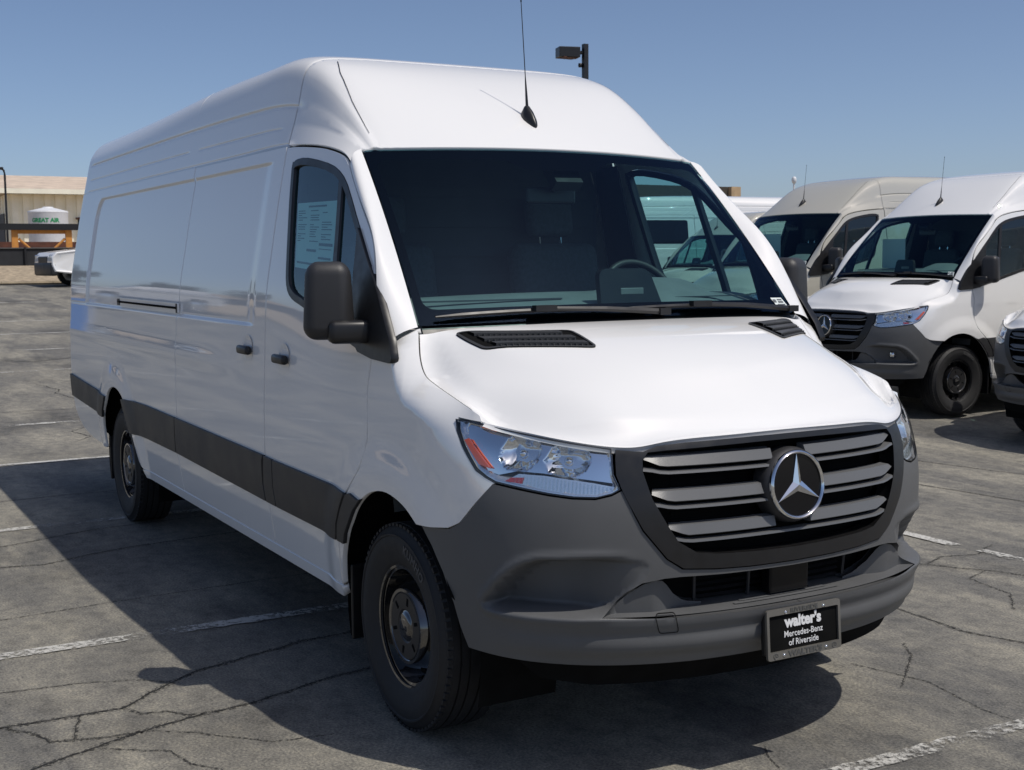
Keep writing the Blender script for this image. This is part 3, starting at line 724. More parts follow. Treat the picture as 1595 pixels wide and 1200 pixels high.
    for k in range(16): mb.add(*strip(-.58, .58, lambda t: wp_(t, .745+.022*k, -.075), lambda t: wp_(t, .754+.022*k, -.080), 20))
    mb.build('radiator_fins', 'under', gr, fixn=False)
    for zt_, te, tl in ((1.074, .688, .69), (.966, .655, .655), (.858, .592, .590)):
        for s in (-1, 1):
            th = np.linspace(.10, te, 20); V = []; F = []
            for i, t in enumerate(th):
                tp = min(1, (te-t)/.07); h = .034*(.28+.72*min(1, tp*1.0))
                prof = [(-.040, zt_+.004), (-.012, zt_), (-.002, zt_-h*.92), (-.006, zt_-h), (-.05, zt_-h)]
                V += [wp_(t*s, z, o) for o, z in prof]
            F = [(i*5+j, (i+1)*5+j, (i+1)*5+(j+1) % 5, i*5+(j+1) % 5) for i in range(19) for j in range(5)]
            F += [(0, 1, 2, 3, 4), tuple(95+j for j in range(5))]
            MB().add(V, F).build('grille_slat', 'slat', gr, smooth=True, sharp=30)
            th = np.linspace(.08 if zt_ > .87 else 0, te, 20); V = []
            for t in th:
                e = sstep(te-.09, te, t)*.012
                prof = [(-.03, zt_-.046+e), (.002, zt_-.048+e), (.004, zt_-.055+e), (-.03, zt_-.057+e)]
                V += [wp_(t*s, float(z), o) for o, z in prof]
            F = [(i*4+j, (i+1)*4+j, (i+1)*4+(j+1) % 4, i*4+(j+1) % 4) for i in range(19) for j in range(4)]+[(0, 1, 2, 3), (76, 77, 78, 79)]
            MB().add(V, F).build('grille_lip', 'slat', gr, smooth=True, sharp=30)
    # emblem
    em = empty('emblem', (.992, .004, .953), 0, gr); em.rotation_euler = (0, math.radians(-6), 0)
    MB().lathe([(.126, -.06), (.124, -.016), (.119, -.002), (.112, .006), (.0, .006)], 'x', 48).build('emblem_mount', 'clad', em, smooth=True, sharp=35)
    MB().lathe([(.106, .006), (.106, .011), (.0, .011)], 'x', 48).build('emblem_face', 'gloss', em, smooth=True, sharp=35)
    MB().lathe([(.100, .012), (.101, .018), (.1065, .0215), (.112, .018), (.114, .008), (.112, .004)], 'x', 64).build('emblem_ring', 'chrome', em, smooth=True, sharp=60)
    V = [(.021, 0, 0)]; F = []
    for k in range(3):
        a = math.pi/2+2*math.pi*k/3; t = (.013, .103*math.cos(a), .103*math.sin(a)); tt = (.016, .101*math.cos(a), .101*math.sin(a))
        b = a+math.pi/3; v = (.012, .021*math.cos(b), .021*math.sin(b)); V += [tt, v]
    for k in range(3):
        F += [(0, 1+2*k, 2+2*k), (0, 2+2*k, 1+2*((k+1) % 3))]
    n0 = len(V); V += [(.0105, y, z) for x, y, z in V[1:]]; 
    for k in range(6): F.append((1+k, n0+k, n0+(k+1) % 6, 1+(k+1) % 6))
    MB().add(V, F).build('emblem_star', 'chrome', em)
    # headlights
    lo = [(1.367, 1.178), (1.31, 1.174), (1.259, 1.167), (1.113, 1.145), (.942, 1.119), (.804, 1.101), (.797, 1.071), (.790, 1.022), (.764, .977), (.792, .963), (.845, .952), (.920, .954), (.998, .963), (1.076, .975), (1.154, .987), (1.181, .991), (1.215, 1.004), (1.252, 1.025), (1.315, 1.095), (1.351, 1.143)]
    los = [(a*.95, b) for a, b in lo]
    def ldisp(th, z):
        P = np.stack([np.ravel(th)*.95, np.ravel(z)], -1); return (-.012-.055*sstep(.006, .05, pdist(P, los))).reshape(np.shape(th))
    lens = panel(lo, wrapS(.001, False), .02, scale=(.95, 1), gap=.002, depth=.0)
    hous = panel(lo, wrapS(0, False, ldisp), .018, scale=(.95, 1), gap=.003, depth=.0)
    # edge seal
    rim = panel(lo, wrapS(.0005, False), .02, [[(a/.95, b) for a, b in inset(los, .0035)]], scale=(.95, 1), gap=.0005, depth=.03)
    amb = panel([(1.318, 1.114), (1.302, 1.120), (1.284, 1.104), (1.202, 1.032), (1.247, 1.043)], wrapS(-.008, False), .02, scale=(.95, 1), depth=.012)
    low = panel([(1.150, .996), (1.105, 1.020), (1.02, 1.017), (.942, 1.007), (.86, .996), (.782, .982), (.80, .970), (.844, .960), (.919, .962), (.995, .971), (1.073, .984)], wrapS(-.016, False), .02, scale=(.95, 1), depth=.03)
    bow = [(1.118, 1.083, .066, .056), (.955, 1.063, .072, .052)]
    ctop = [(1.355, 1.172), (1.259, 1.161), (1.113, 1.140), (.942, 1.114), (.812, 1.095), (.805, 1.05), (.797, 1.01), (.786, .992), (.86, 1.002), (.947, 1.013), (1.03, 1.023), (1.114, 1.027), (1.18, 1.012), (1.22, 1.022), (1.245, 1.043), (1.30, 1.106), (1.338, 1.148)]
    def rdisp(th, z):
        d = np.full(np.broadcast(th, z).shape, -.024)
        for i_, (t0, z0, ra, rb) in enumerate(bow):
            e = np.sqrt(((th-t0)*.95/ra)**2+((z-z0)/rb)**2)
            fl = .0022*np.sin(th*(230 if i_ == 0 else 0))*sstep(.95, .6, e) if i_ == 0 else .003*np.sign(np.sin((z-z0)*260))*sstep(.9, .5, e)
            d = np.minimum(d, -.024-np.where(e < 1, .010+.052*(1-np.minimum(e, 1)**2), 0)+fl)
        return d
    bez = panel(ctop, wrapS(0, False, rdisp), .0065, scale=(.95, 1), depth=0)
    for s in (-1, 1):
        f = (lambda g_: g_) if s < 0 else mirror
        h = put('headlight', f(hous), 'lampsilver', root)
        put('lamp_lens', f(lens), 'lens', h); put('lamp_seal', f(rim), 'black', h); put('lamp_reflector', f(bez), 'reflector', h); put('side_marker', f(amb), 'amber', h); put('lower_light_strip', f(low), 'lampsilver', h)
        mb = MB()
        for i in range(26):
            t = .80+i*.0125; z0 = np.interp(t, [.80, .844, .919, .995, 1.073, 1.15], [.970, .960, .962, .971, .984, .996]); z1 = np.interp(t, [.782, .86, .942, 1.02, 1.105], [.982, .996, 1.007, 1.017, 1.020])
            a = Vector(wp_(t*-s, float(z0)+.003, -.012)); b = Vector(wp_(t*-s, float(z1)-.003, -.012)); 
            mb.tube([a, b], .0035, 5)
        mb.build('strip_ribs', 'lens', h)
        red = panel([(1.150, .996), (1.128, 1.008), (1.085, 1.010), (1.090, .990)], wrapS(-.013, False), .02, scale=(.95, 1), depth=.0)
        put('corner_reflector', f(red), 'red', h)
        for th, z, ra, rb in bow:
            o_ = Vector(wp_(th*-s, z, -.034)); e_ = 1e-3
            t1 = Vector(wp_((th+e_)*-s, z, -.034))-o_; t2 = Vector(wp_(th*-s, z+e_, -.034))-o_; d = t1.cross(t2).normalized()
            if d.x < 0: d = -d
            k = MB().lathe([(.0, -.010), (.010, -.012), (.015, -.022), (.015, -.06)], 'x', 16).build('bulb', 'chrome', h, smooth=True); k.rotation_euler = d.to_track_quat('X', 'Z').to_euler(); k.location = o_
    # ---- cladding, sills
    for x0, x1, nm in ((-5.80, -4.61, 0), (-3.955, -2.838, 1), (-2.826, -1.352, 2), (-1.340, -1.205, 3), (-1.196, -.430, 4)):
        if nm == 0: q = [(x0, .70), (x0-.01, .866), (-4.55, .805), (-4.665, .70), (-4.69, .650)]
        elif nm == 1: q = [(-3.902, .632), (-4.058, .832), (-4.0, .838), (-3.5, .846), (x1+.003, .842), (x1-.035, .64), (-3.5, .640)]
        elif nm == 2: q = [(x0-.035, .64), (x0, .842), (x1+.02, .830), (x1, .8), (x1-.012, .70), (x1, .617)]
        elif nm == 3: q = [(x0, .617), (x0-.008, .7), (x0+.02, .829), (x1-.005, .826), (x1-.02, .70), (x1-.005, .615)]
        else: q = [(x0-.005, .615), (x0-.02, .70), (x0-.005, .826), (-.45, .822), (-.330, .818), (-.390, .745), (-.437, .68), (-.458, .612)]
        pair('side_cladding', panel(q, sideOff(.013), .03, gap=.0015, depth=.016), 'clad')
    ar = [(-.452, .612), (-.43, .68), (-.383, .745), (-.322, .813), (-.285, .826), (-.205, .811), (-.180, .818), (-.258, .763), (-.322, .697), (-.365, .652), (-.385, .610)]
    pair('arch_trim', panel(ar, sideOff(.010), .02, gap=.001, depth=.016), 'clad')
    pair('sill', panel([(-3.75, .425), (-3.72, .372), (-.50, .372), (-.485, .425)], sideOff(.004), .04, gap=.002, depth=.03), 'white')
    # mud flaps and arch liners
    for ax, s in ((0, -1), (0, 1), (-4.325, -1), (-4.325, 1)):
        V = []; F = []; n = 20
        for i in range(n+1):
            a = math.radians(-18+216*i/n)
            for yy_ in ((.985 if 22 < math.degrees(a) < 158 else (.950 if math.cos(a) < 0 else .90)), .60): V.append((ax+(.025 if ax else 0)+(.585 if ax else (.50 if math.cos(a) > 0 else .53))*math.cos(a), s*yy_, .372+.525*math.sin(a)))
        F = [(2*i, 2*i+1, 2*i+3, 2*i+2) for i in range(n)]
        k = len(V); V += [(ax, s*.60, .30)]; F += [(2*i+1, 2*i+3, k) for i in range(n)]
        MB().add(V, F).build('arch_liner', 'under', root, fixn=False)
        MB().add(*rbox((.014, .20, .30), .006)).build('mud_flap', 'black', root).location = (ax-.455+(0 if ax == 0 else -.0), s*.865, .36)
    # ---- handles, rail, cups
    for s, d_, hx, hz in ((-1, sr, -1.545, 1.292), (-1, dr, -1.055, 1.280), (1, sl_, -1.545, 1.292), (1, dl, -1.055, 1.280)):
        yb_ = float(hw0(hx, hz))
        V, F = text_geo('o', .001)
        n = 28; V = [(hx, s*(yb_-.006), hz)]; F = []
        for q, o in ((.5, -.004), (.85, .0005), (1.0, .0025)):
            for i in range(n):
                a = 2*math.pi*i/n; V.append((hx+.068*q*math.cos(a), s*(yb_+o), hz+.064*q*math.sin(a)))
        for i in range(n): F.append((0, 1+i, 1+(i+1) % n))
        for r_ in range(2):
            for i in range(n): F.append((1+r_*n+i, 1+(r_+1)*n+i, 1+(r_+1)*n+(i+1) % n, 1+r_*n+(i+1) % n))
        MB().add(V, F).build('handle_cup', 'white', d_, smooth=True)
        mb = MB(); mb.add(*rbox((.150, .030, .040), .013)); h = mb.build('door_handle', 'black', d_, smooth=True, sharp=50); h.location = (hx-.012, s*(yb_+.020), hz-.004)
    for s in (-1, 1):
        yb_ = float(hw0(-3.5, 1.45))
        if s < 0:
            mb = MB(); mb.box((-3.51, s*(yb_-.004), 1.442), (1.45, .012, .050)); r = mb.build('slide_rail', 'white', root)
            mb = MB(); mb.box((-3.51, s*(yb_+.004), 1.442), (1.43, .006, .012)); mb.build('rail_slot', 'under', r)
            MB().box((-4.20, s*(yb_+.003), 1.440), (.055, .008, .040)).build('rail_end', 'black', r); MB().box((-2.80, s*(yb_+.002), 1.440), (.02, .008, .05)).build('rail_end', 'black', r)
    # ---- door mirrors
    for s, d_ in ((-1, dr), (1, dl)):
        m_ = empty('side_mirror', (-.285, s*1.098, 1.545), s*.42, d_)
        V, F = rbox((.14, .185, .285), .05, 6); V = [(x*(1+.10*(z/.14 < 0)), y*(1-.16*max(0, z/.14)), z) for x, y, z in V]
        hs_ = MB().add(V, F).build('mirror_housing', 'clad', m_, smooth=True, sharp=50)
        MB().add(*rbox((.006, .135, .235), .003)).build('mirror_glass', 'chrome', m_).location = (-.066, 0, .005)
        V, F = rbox((.10, .16, .085), .025, 4)
        a_ = MB().add(V, F).build('mirror_arm', 'black', m_, smooth=True, sharp=50); a_.location = (.045, -s*.075, -.112); a_.rotation_euler = (0, 0, -s*.15)
    # ---- antenna
    an = empty('antenna', (-.70, 0, float(roofS(-.70, 0.0)[2])-.002), 0, root); sl0 = math.atan2(float(ZT(-.64)-ZT(-.76)), .12); an.rotation_euler = (0, -sl0, 0)
    V = []; F = []; n = 16
    for r_, h_, sh in ((1, 0, 0), (1.0, .008, 0), (.9, .018, -.004), (.62, .034, -.022), (.25, .045, -.04)):
        for i in range(n):
            a = 2*math.pi*i/n; V.append((.068*r_*math.cos(a)+sh, .028*r_*math.sin(a)*(1-.35*max(0, math.cos(a))), h_))
    for k in range(4): F += [(k*n+i, k*n+(i+1) % n, (k+1)*n+(i+1) % n, (k+1)*n+i) for i in range(n)]
    F.append(tuple(4*n+i for i in range(n)))
    MB().add(V, F).build('antenna_base', 'black', an, smooth=True, sharp=40)
    ml = .47; R_ = Matrix.Rotation(sl0-math.radians(6.5), 3, 'Y')
    p0 = Vector((-.045, 0, .035)); dd = Matrix.Rotation(sl0, 3, 'Y') @ Vector((-.10, 0, 1)).normalized()
    MB().tube([p0, p0+dd*.10, p0+dd*.14, p0+dd*ml*.97, p0+dd*ml*.975, p0+dd*ml], [.007, .004, .0022, .0018, .0032, .0032], 8).build('antenna_mast', 'black', an, smooth=True, sharp=60)
    # ---- rear end, floor, interior
    ry = np.linspace(-.985, .985, 2)
    for s in (-1, 1):
        q = [(s*.004, .62), (s*.82, .62), (s*.845, 1.3), (s*.80, 1.9), (s*.70, 2.45), (s*.60, 2.52), (s*.004, 2.56)]
        put('rear_door', panel(q, lambda y, z: (np.full_like(np.asarray(y, float), -5.955), y, z), .2, depth=.02, hint=(-1, 0, 0)), 'white', root)
        MB().add(*rbox((.05, .11, .30), .015)).build('tail_light', 'red', root).location = (-5.945, s*.885, 1.05)
    MB().box((-5.93, 0, .52), (.10, 1.80, .16)).build('rear_bumper', 'clad', root)
    mb = MB(); mb.box((-2.9, 0, .52), (5.9, 1.16, .22)); mb.box((-2.1, 0, .52), (2.9, 1.84, .12)); mb.box((-5.3, 0, .54), (.95, 1.80, .12)); mb.box((.42, 0, .62), (.5, 1.15, .5)); mb.box((-5.90, 0, 1.5), (.01, 1.5, 1.75)); mb.build('underbody', 'under', root)
    mb = MB(); mb.box((.35, 0, .40), (.5, 1.1, .10)); mb.box((0, 0, .30), (.12, 1.5, .10)); mb.box((-4.325, 0, .37), (.14, 1.5, .14)); mb.build('axles', 'under', root)
    MB().box((-1.42, 0, 1.40), (.02, 1.62, 1.58)).build('bulkhead', 'dark', root)
    mb = MB()
    for i in range(5): mb.box((-1.402, 0, 1.45+i*.14), (.02, 1.5, .05))
    mb.build('bulkhead_ribs', 'dark', root)
    MB().prism([(-1.45, -.92), (-.60, -.92), (-.60, -.57), (.05, -.57), (.05, .57), (-.60, .57), (-.60, .92), (-1.45, .92)], .68, .72).build('cab_floor', 'dark', root)
    put('headliner', panel([(-1.40, -.86), (-.70, -.86), (-.62, -.6), (-.60, 0), (-.62, .6), (-.70, .86), (-1.40, .86)], lambda x, v: tuple(np.asarray(c)*k-o for c, k, o in zip(roofS(x, v), (1, .95, 1), (0, 0, .045))), .08, scale=(1, rl), depth=0, hint=(0, 0, 1)), 'dark', root)
    # dashboard
    V = []; F = []; n = 40; sec = [(.085, 1.42), (-.02, 1.465), (-.16, 1.515), (-.28, 1.548), (-.36, 1.555), (-.41, 1.53), (-.43, 1.44), (-.38, 1.20), (-.30, 1.0), (-.25, .75)]
    for i in range(n+1):
        y = -.875+1.75*i/n; e = 1-(y/.875)**2; hmp = .075*math.exp(-((y-.42)/.21)**4)
        for k, (x, z) in enumerate(sec):
            ee = max(0, 1-abs(k-3.4)/2.6)
            V.append((x-.04+.06*e*(k < 3), y*(1-.03*(k > 5)), z-.018*(1-e)+hmp*ee+(.0)))
    m_ = len(sec); F = [(i*m_+k, (i+1)*m_+k, (i+1)*m_+k+1, i*m_+k+1) for i in range(n) for k in range(m_-1)]
    da = MB().add(V, F).build('dashboard', 'dash', root, smooth=True, sharp=60, fixn=False)
    mb = MB(); mb.box((-.22, -.45, 1.533), (.02, .62, .006)); mb.box((-.05, -.5, 1.472), (.016, .5, .006)); mb.box((-.13, .55, 1.53), (.016, .4, .004)); mb.build('defrost_slots', 'dark', da)
    scr = rounded([(-.11, -.02), (.20, -.02), (.14, .175), (-.10, .175)], .04, 4)
    V, F = [], []
    fmap = lambda a, b, h: (-.06-h-.42*b*.55, .06+a, 1.475+b)
    MB().prism(scr, 0, .03, fmap).build('console_screen', 'black', da)
    MB().add(*rbox((.008, .11, .026), .003)).build('screen_slot', 'dash', da).location = (-.080, .105, 1.56)
    sw = empty('steering_wheel', (-.535, .475, 1.520), 0, root); sw.rotation_euler = (0, math.radians(-32), 0)
    MB().tube([(0, .178*math.cos(a), .178*math.sin(a)) for a in np.linspace(0, 2*math.pi, 41)[:-1]], .016, 10, True).build('wheel_rim', 'clad', sw, smooth=True)
    mb = MB(); mb.add(*rbox((.05, .15, .12), .03, 3)); mb.box((0, .0, -.11), (.02, .05, .15)); mb.box((0, .1, 0), (.02, .18, .04)); mb.box((0, -.1, 0), (.02, .18, .04)); mb.build('wheel_hub', 'black', sw, smooth=True, sharp=50)
    for y in (-.45, .45):
        s_ = empty('seat', (-1.0, y, .72), 0, root)
        MB().add(*rbox((.50, .50, .16), .06, 4)).build('seat_cushion', 'seat', s_, smooth=True, sharp=60).location = (.06, 0, .38)
        b = MB().add(*rbox((.14, .48, .66), .06, 4)).build('seat_backrest', 'seat', s_, smooth=True, sharp=60); b.location = (-.20, 0, .72); b.rotation_euler = (0, -.2, 0)
        b = MB().add(*rbox((.09, .25, .19), .04, 4)).build('headrest', 'seat', s_, smooth=True, sharp=60); b.location = (-.29, 0, 1.17); b.rotation_euler = (0, -.15, 0)
        mb = MB()
        for q in (-.06, .06): mb.tube([(-.27, q, 1.02), (-.285, q, 1.12)], .006, 6)
        mb.build('headrest_posts', 'chrome', s_)
        MB().box((.04, 0, .16), (.40, .42, .30)).build('seat_base', 'dark', s_)
    # wheels
    for x, s in ((0, -1), (0, 1), (-4.325, -1), (-4.325, 1)):
        w = make_wheel(root, x, s)
        tyre_text(w, s, 'KUMHO', .300, math.radians(62), .046)
    pair('pillar_lining', panel([(-1.46, .6), (-1.235, .6), (-1.19, 1.62), (-1.24, 2.15), (-1.46, 2.15)], sideOff(-.05), .08, depth=.01), 'dark')
    # inner door cards keep the cab dark
    for s, d_ in ((-1, dr), (1, dl)):
        MB().prism([(-1.30, .55), (-.66, .55), (-.58, .96), (-.25, 1.02), (-.22, 1.33), (-.85, 1.47), (-1.06, 1.52), (-1.30, 1.54)], s*.90, s*.93, lambda a, b, h: (a, h, b)).build('door_card', 'dash', d_)
    return root, dict(dr=dr, ws=ws, bu=bu)
def rbox(d, r, k=3):
    """rounded box centred at the origin"""
    bm = bmesh.new(); bmesh.ops.create_cube(bm, size=1)
    for v in bm.verts: v.co = Vector((v.co.x*d[0], v.co.y*d[1], v.co.z*d[2]))
    bmesh.ops.bevel(bm, geom=bm.edges[:], offset=min(r, min(d)*.49), segments=k, profile=.5, affect='EDGES')
    bm.verts.index_update(); V = [tuple(v.co) for v in bm.verts]; F = [tuple(v.index for v in f.verts) for f in bm.faces]; bm.free()
    return V, F
van, VP = make_van()
tag(van, 'white cargo van with grey bumper in the foreground, dealer plate on its front', 'van', 'high-roof cargo vans on the lot')
# front number plate and the window sticker: only on this van
pl = empty('license_plate', (1.038, .004, .482), 0, VP['bu']); pl.rotation_euler = (0, math.radians(-4), 0)
MB().add(*rbox((.012, .303, .150), .008)).build('plate_base', 'under', pl).location = (-.004, 0, 0)
V, F = rbox((.03, .30, .145), .01); MB().add(V, F).build('plate_mount', 'black', pl).location = (-.022, 0, 0)
def ring(w, h, b, bt, bb, d):
    o = rounded([(-w/2, -h/2), (w/2, -h/2), (w/2, h/2), (-w/2, h/2)], .010, 3); i = rounded([(-w/2+b, -h/2+bb), (w/2-b, -h/2+bb), (w/2-b, h/2-bt), (-w/2+b, h/2-bt)], .004, 3)
    n = len(o); V = [(d, y, z) for y, z in o]+[(d, y, z) for y, z in i]+[(0, y, z) for y, z in o]+[(0, y, z) for y, z in i]
    F = []
    for k in range(n):
        q = (k+1) % n; F += [(k, q, n+q, n+k), (k, 2*n+k, 2*n+q, q), (n+k, n+q, 3*n+q, 3*n+k)]
    return V, F
MB().add(*ring(.314, .163, .010, .020, .026, .010)).build('plate_frame', 'platef', pl)
def ptext(name, s, size, z, off, m, x=.0035, y=0, sp=1.0, sx=1.0):
    V, F = text_geo(s, size, off, .0008, spacing=sp)
    return mk(name, [(x+c, y+a*sx, z+b) for a, b, c in V], F, m, pl)
ptext('plate_lettering', "walter's", .050, .033, .0022, 'platew', sx=.98)
ptext('plate_lettering', 'Mercedes-Benz', .029, -.006, .0001, 'platew', sx=.92)
ptext('plate_lettering', 'of Riverside', .029, -.035, .0001, 'platew', sx=.92)
ptext('frame_lettering', 'RIVERSIDE', .019, .0715, .0006, 'framet', x=.0108, sp=1.05, sx=1.3)
ptext('frame_lettering', "WALTER'S", .025, -.0685, .0010, 'framet', x=.0108, sx=1.25)
for y, z in ((-.078, .068), (.083, .068), (-.090, -.069), (.090, -.069)):
    MB().lathe([(.0055, .009), (.005, .0125), (.0, .0135)], 'x', 12, (0, y, z)).build('plate_screw', 'chrome', pl, smooth=True)
for y in (-.125, .125):
    MB().tube([(.0105, y+.009*math.cos(a), -.069+.009*math.sin(a)) for a in np.linspace(0, 2*math.pi, 17)[:-1]], .0012, 5, True).build('frame_emblem', 'framet', pl)
    mb = MB()
    for k in range(3):
        a = math.pi/2+k*2*math.pi/3; mb.tube([(.0105, y, -.069), (.0105, y+.009*math.cos(a), -.069+.009*math.sin(a))], .0012, 5)
    mb.build('frame_emblem', 'framet', pl)
stk = [(-1.095, 1.925), (-.705, 1.925), (-.655, 1.69), (-.655, 1.55), (-1.03, 1.645), (-1.05, 1.72)]
st_o = put('window_sticker', panel([(-1.12, 1.935), (-.70, 1.930), (-.64, 1.640), (-1.045, 1.665)], sideOff(-.014), .04, depth=0), 'paper', VP['dr'])
def sprint(a0, a1, b0, b1):
    def q(a, b):
        p = np.array((-1.12, 1.935))*(1-a)*(1-b)+np.array((-.70, 1.930))*a*(1-b)+np.array((-.64, 1.640))*a*b+np.array((-1.045, 1.665))*(1-a)*b; return tuple(p)
    return [q(a0, b0), q(a1, b0), q(a1, b1), q(a0, b1)]
rr = random.Random(3); Vs = []; Fs = []
def addp(poly):
    g = panel(poly, sideOff(-.0125), .06, depth=0); k = len(Vs); Vs.extend([tuple(v) for v in g[0]]); Fs.extend([tuple(i+k for i in f) for f in g[1]])
addp(sprint(.30, .75, .05, .075))
for c0, c1 in ((.04, .30), (.36, .60), (.66, .95)):
    b = .12
    while b < .62:
        if rr.random() < .8: addp(sprint(c0, c0+(c1-c0)*rr.uniform(.3, 1), b, b+.012))
        b += .035
addp(sprint(.62, .97, .60, .64)); addp(sprint(.30, .55, .70, .735)); addp(sprint(.62, .95, .68, .69)); addp(sprint(.62, .95, .80, .83)); addp(sprint(.05, .5, .9, .93))
mk('sticker_print', Vs, Fs, 'ink', st_o)
# ---------------------------------------------------------------- ground
def gz(x, y):
    x = np.asarray(x, float); y = np.asarray(y, float)
    w = -x-8; A_ = .036*np.where(w > 1, w-.5, np.where(w > 0, w*w/2, 0)); B_ = .036*(-x-6)
    A_ = np.minimum(A_, 1.02); B_ = np.clip(B_, -.2, 1.02)
    k = sstep(2.5, 6.5, y); return A_*(1-k)+B_*k
def G(x, y): return float(gz(x, y))
def asphalt():
    m = bpy.data.materials.new('weathered_asphalt'); m.use_nodes = True; t = m.node_tree; b = t.nodes['Principled BSDF']; L = t.links
    tc = t.nodes.new('ShaderNodeTexCoord')
    def noise(sc, det=4, rough=.5, stretch=None):
        n = t.nodes.new('ShaderNodeTexNoise'); n.inputs['Scale'].default_value = sc; n.inputs['Detail'].default_value = det; n.inputs['Roughness'].default_value = rough
        if stretch:
            mp = t.nodes.new('ShaderNodeMapping'); mp.inputs['Scale'].default_value = stretch; L.new(tc.outputs['Object'], mp.inputs[0]); L.new(mp.outputs[0], n.inputs[0])
        else: L.new(tc.outputs['Object'], n.inputs[0])
        return n.outputs[0]
    def ramp(f, stops):
        r = t.nodes.new('ShaderNodeValToRGB'); e = r.color_ramp.elements
        while len(e) < len(stops): e.new(.5)
        for q, (p, c) in zip(e, stops): q.position = p; q.color = (*c, 1)
        L.new(f, r.inputs[0]); return r.outputs[0]
    def mix(a, c, f, mode='MIX'):
        x = t.nodes.new('ShaderNodeMix'); x.data_type = 'RGBA'; x.blend_type = mode
        for s, v in ((0, f), (6, a), (7, c)):
            if hasattr(v, 'is_output'): L.new(v, x.inputs[s])
            else: x.inputs[s].default_value = v if s == 0 else (*v, 1)
        return x.outputs[2]
    base = ramp(noise(.33, 5, .6), [(.30, (.095, .094, .089)), (.46, (.142, .138, .127)), (.66, (.205, .194, .166))])
    dust = ramp(noise(1.1, 6, .65, (.5, 1.6, 1)), [(.44, (0, 0, 0)), (.68, (1, 1, 1))])
    base = mix(base, (.285, .268, .222), dust)
    stain = ramp(noise(.8, 4, .6), [(.30, (.62, .62, .63)), (.46, (1, 1, 1))])
    base = mix(base, stain, 1.0, 'MULTIPLY')
    grain = ramp(noise(95, 3, .7), [(.28, (.42, .42, .43)), (.5, (1, 1, 1)), (.74, (1.7, 1.66, 1.56))])
    base = mix(base, grain, 1.0, 'MULTIPLY')
    blot = ramp(noise(11, 5, .7), [(.34, (.72, .72, .73)), (.5, (1, 1, 1)), (.68, (1.22, 1.2, 1.15))]); base = mix(base, blot, 1.0, 'MULTIPLY')
    pv = t.nodes.new('ShaderNodeTexVoronoi'); pv.inputs['Scale'].default_value = 70; L.new(tc.outputs['Object'], pv.inputs[0])
    peb = ramp(pv.outputs['Distance'], [(.06, (1, 1, 1)), (.16, (0, 0, 0))])
    pm = ramp(noise(5, 3), [(.46, (0, 0, 0)), (.62, (.9, .9, .9))])
    base = mix(base, (.42, .39, .32), mix(peb, pm, 1.0, 'MULTIPLY'))
    L.new(base, b.inputs['Base Color']); b.inputs['Roughness'].default_value = .82; b.inputs['Specular IOR Level'].default_value = .35
    bp = t.nodes.new('ShaderNodeBump'); bp.inputs['Strength'].default_value = .55; bp.inputs['Distance'].default_value = .006
    L.new(noise(130, 4, .7), bp.inputs['Height'])
    bp2 = t.nodes.new('ShaderNodeBump'); bp2.inputs['Strength'].default_value = .4; bp2.inputs['Distance'].default_value = .03
    L.new(noise(6, 4, .6), bp2.inputs['Height']); L.new(bp2.outputs[0], bp.inputs['Normal']); L.new(bp.outputs[0], b.inputs['Normal'])
    return m
def wornpaint():
    m = mat('worn_white_line_paint', (.52, .51, .47), .7); t = m.node_tree; b = t.nodes['Principled BSDF']; L = t.links; tc = t.nodes['Texture Coordinate']
    n = t.nodes.new('ShaderNodeTexNoise'); n.inputs['Scale'].default_value = 38; n.inputs['Detail'].default_value = 7; n.inputs['Roughness'].default_value = .75
    n2 = t.nodes.new('ShaderNodeTexNoise'); n2.inputs['Scale'].default_value = 2.4; n2.inputs['Detail'].default_value = 3
    L.new(tc.outputs['Object'], n.inputs[0]); L.new(tc.outputs['Object'], n2.inputs[0])
    a = t.nodes.new('ShaderNodeMath'); a.operation = 'MULTIPLY_ADD'; a.inputs[1].default_value = .75; L.new(n2.outputs[0], a.inputs[0]); L.new(n.outputs[0], a.inputs[2])
    r = t.nodes.new('ShaderNodeMapRange'); r.inputs[1].default_value = .79; r.inputs[2].default_value = .95; L.new(a.outputs[0], r.inputs[0]); L.new(r.outputs[0], b.inputs['Alpha'])
    return m
def grid_sheet(xs, ys, f):
    V = [(x, y, f(x, y)) for x in xs for y in ys]; n = len(ys)
    return V, [(i*n+j, (i+1)*n+j, (i+1)*n+j+1, i*n+j+1) for i in range(len(xs)-1) for j in range(n-1)]
def crumble(name, col, lo, hi, sc):
    m = mat(name, col, .9); t = m.node_tree; b = t.nodes['Principled BSDF']; L = t.links; tc = t.nodes['Texture Coordinate']
    n = t.nodes.new('ShaderNodeTexNoise'); n.inputs['Scale'].default_value = sc; n.inputs['Detail'].default_value = 5; n.inputs['Roughness'].default_value = .7
    L.new(tc.outputs['Object'], n.inputs[0]); r = t.nodes.new('ShaderNodeMapRange'); r.inputs[1].default_value = lo; r.inputs[2].default_value = hi
    L.new(n.outputs[0], r.inputs[0]); L.new(r.outputs[0], b.inputs['Alpha']); return m
M['asphalt'] = asphalt(); M['line'] = wornpaint()
M['crumb'] = crumble('crumbled_dark_edge', (.045, .043, .038), .50, .60, 75); M['crumbl'] = crumble('crumbled_pale_edge', (.30, .285, .24), .56, .66, 55)
M['crack'] = mat('crack_dark', (.022, .021, .019), .95, noise=.3, nscale=30)
M['gravel'] = mat('tan_gravel', (.36, .29, .20), .9, noise=.35, nscale=6, bump=.8, bscale=20)
xs = np.concatenate([[-37.2], np.linspace(-36.9, -10, 54), np.linspace(-9.5, 3, 51), [6, 12, 25, 60, 150, 600]])
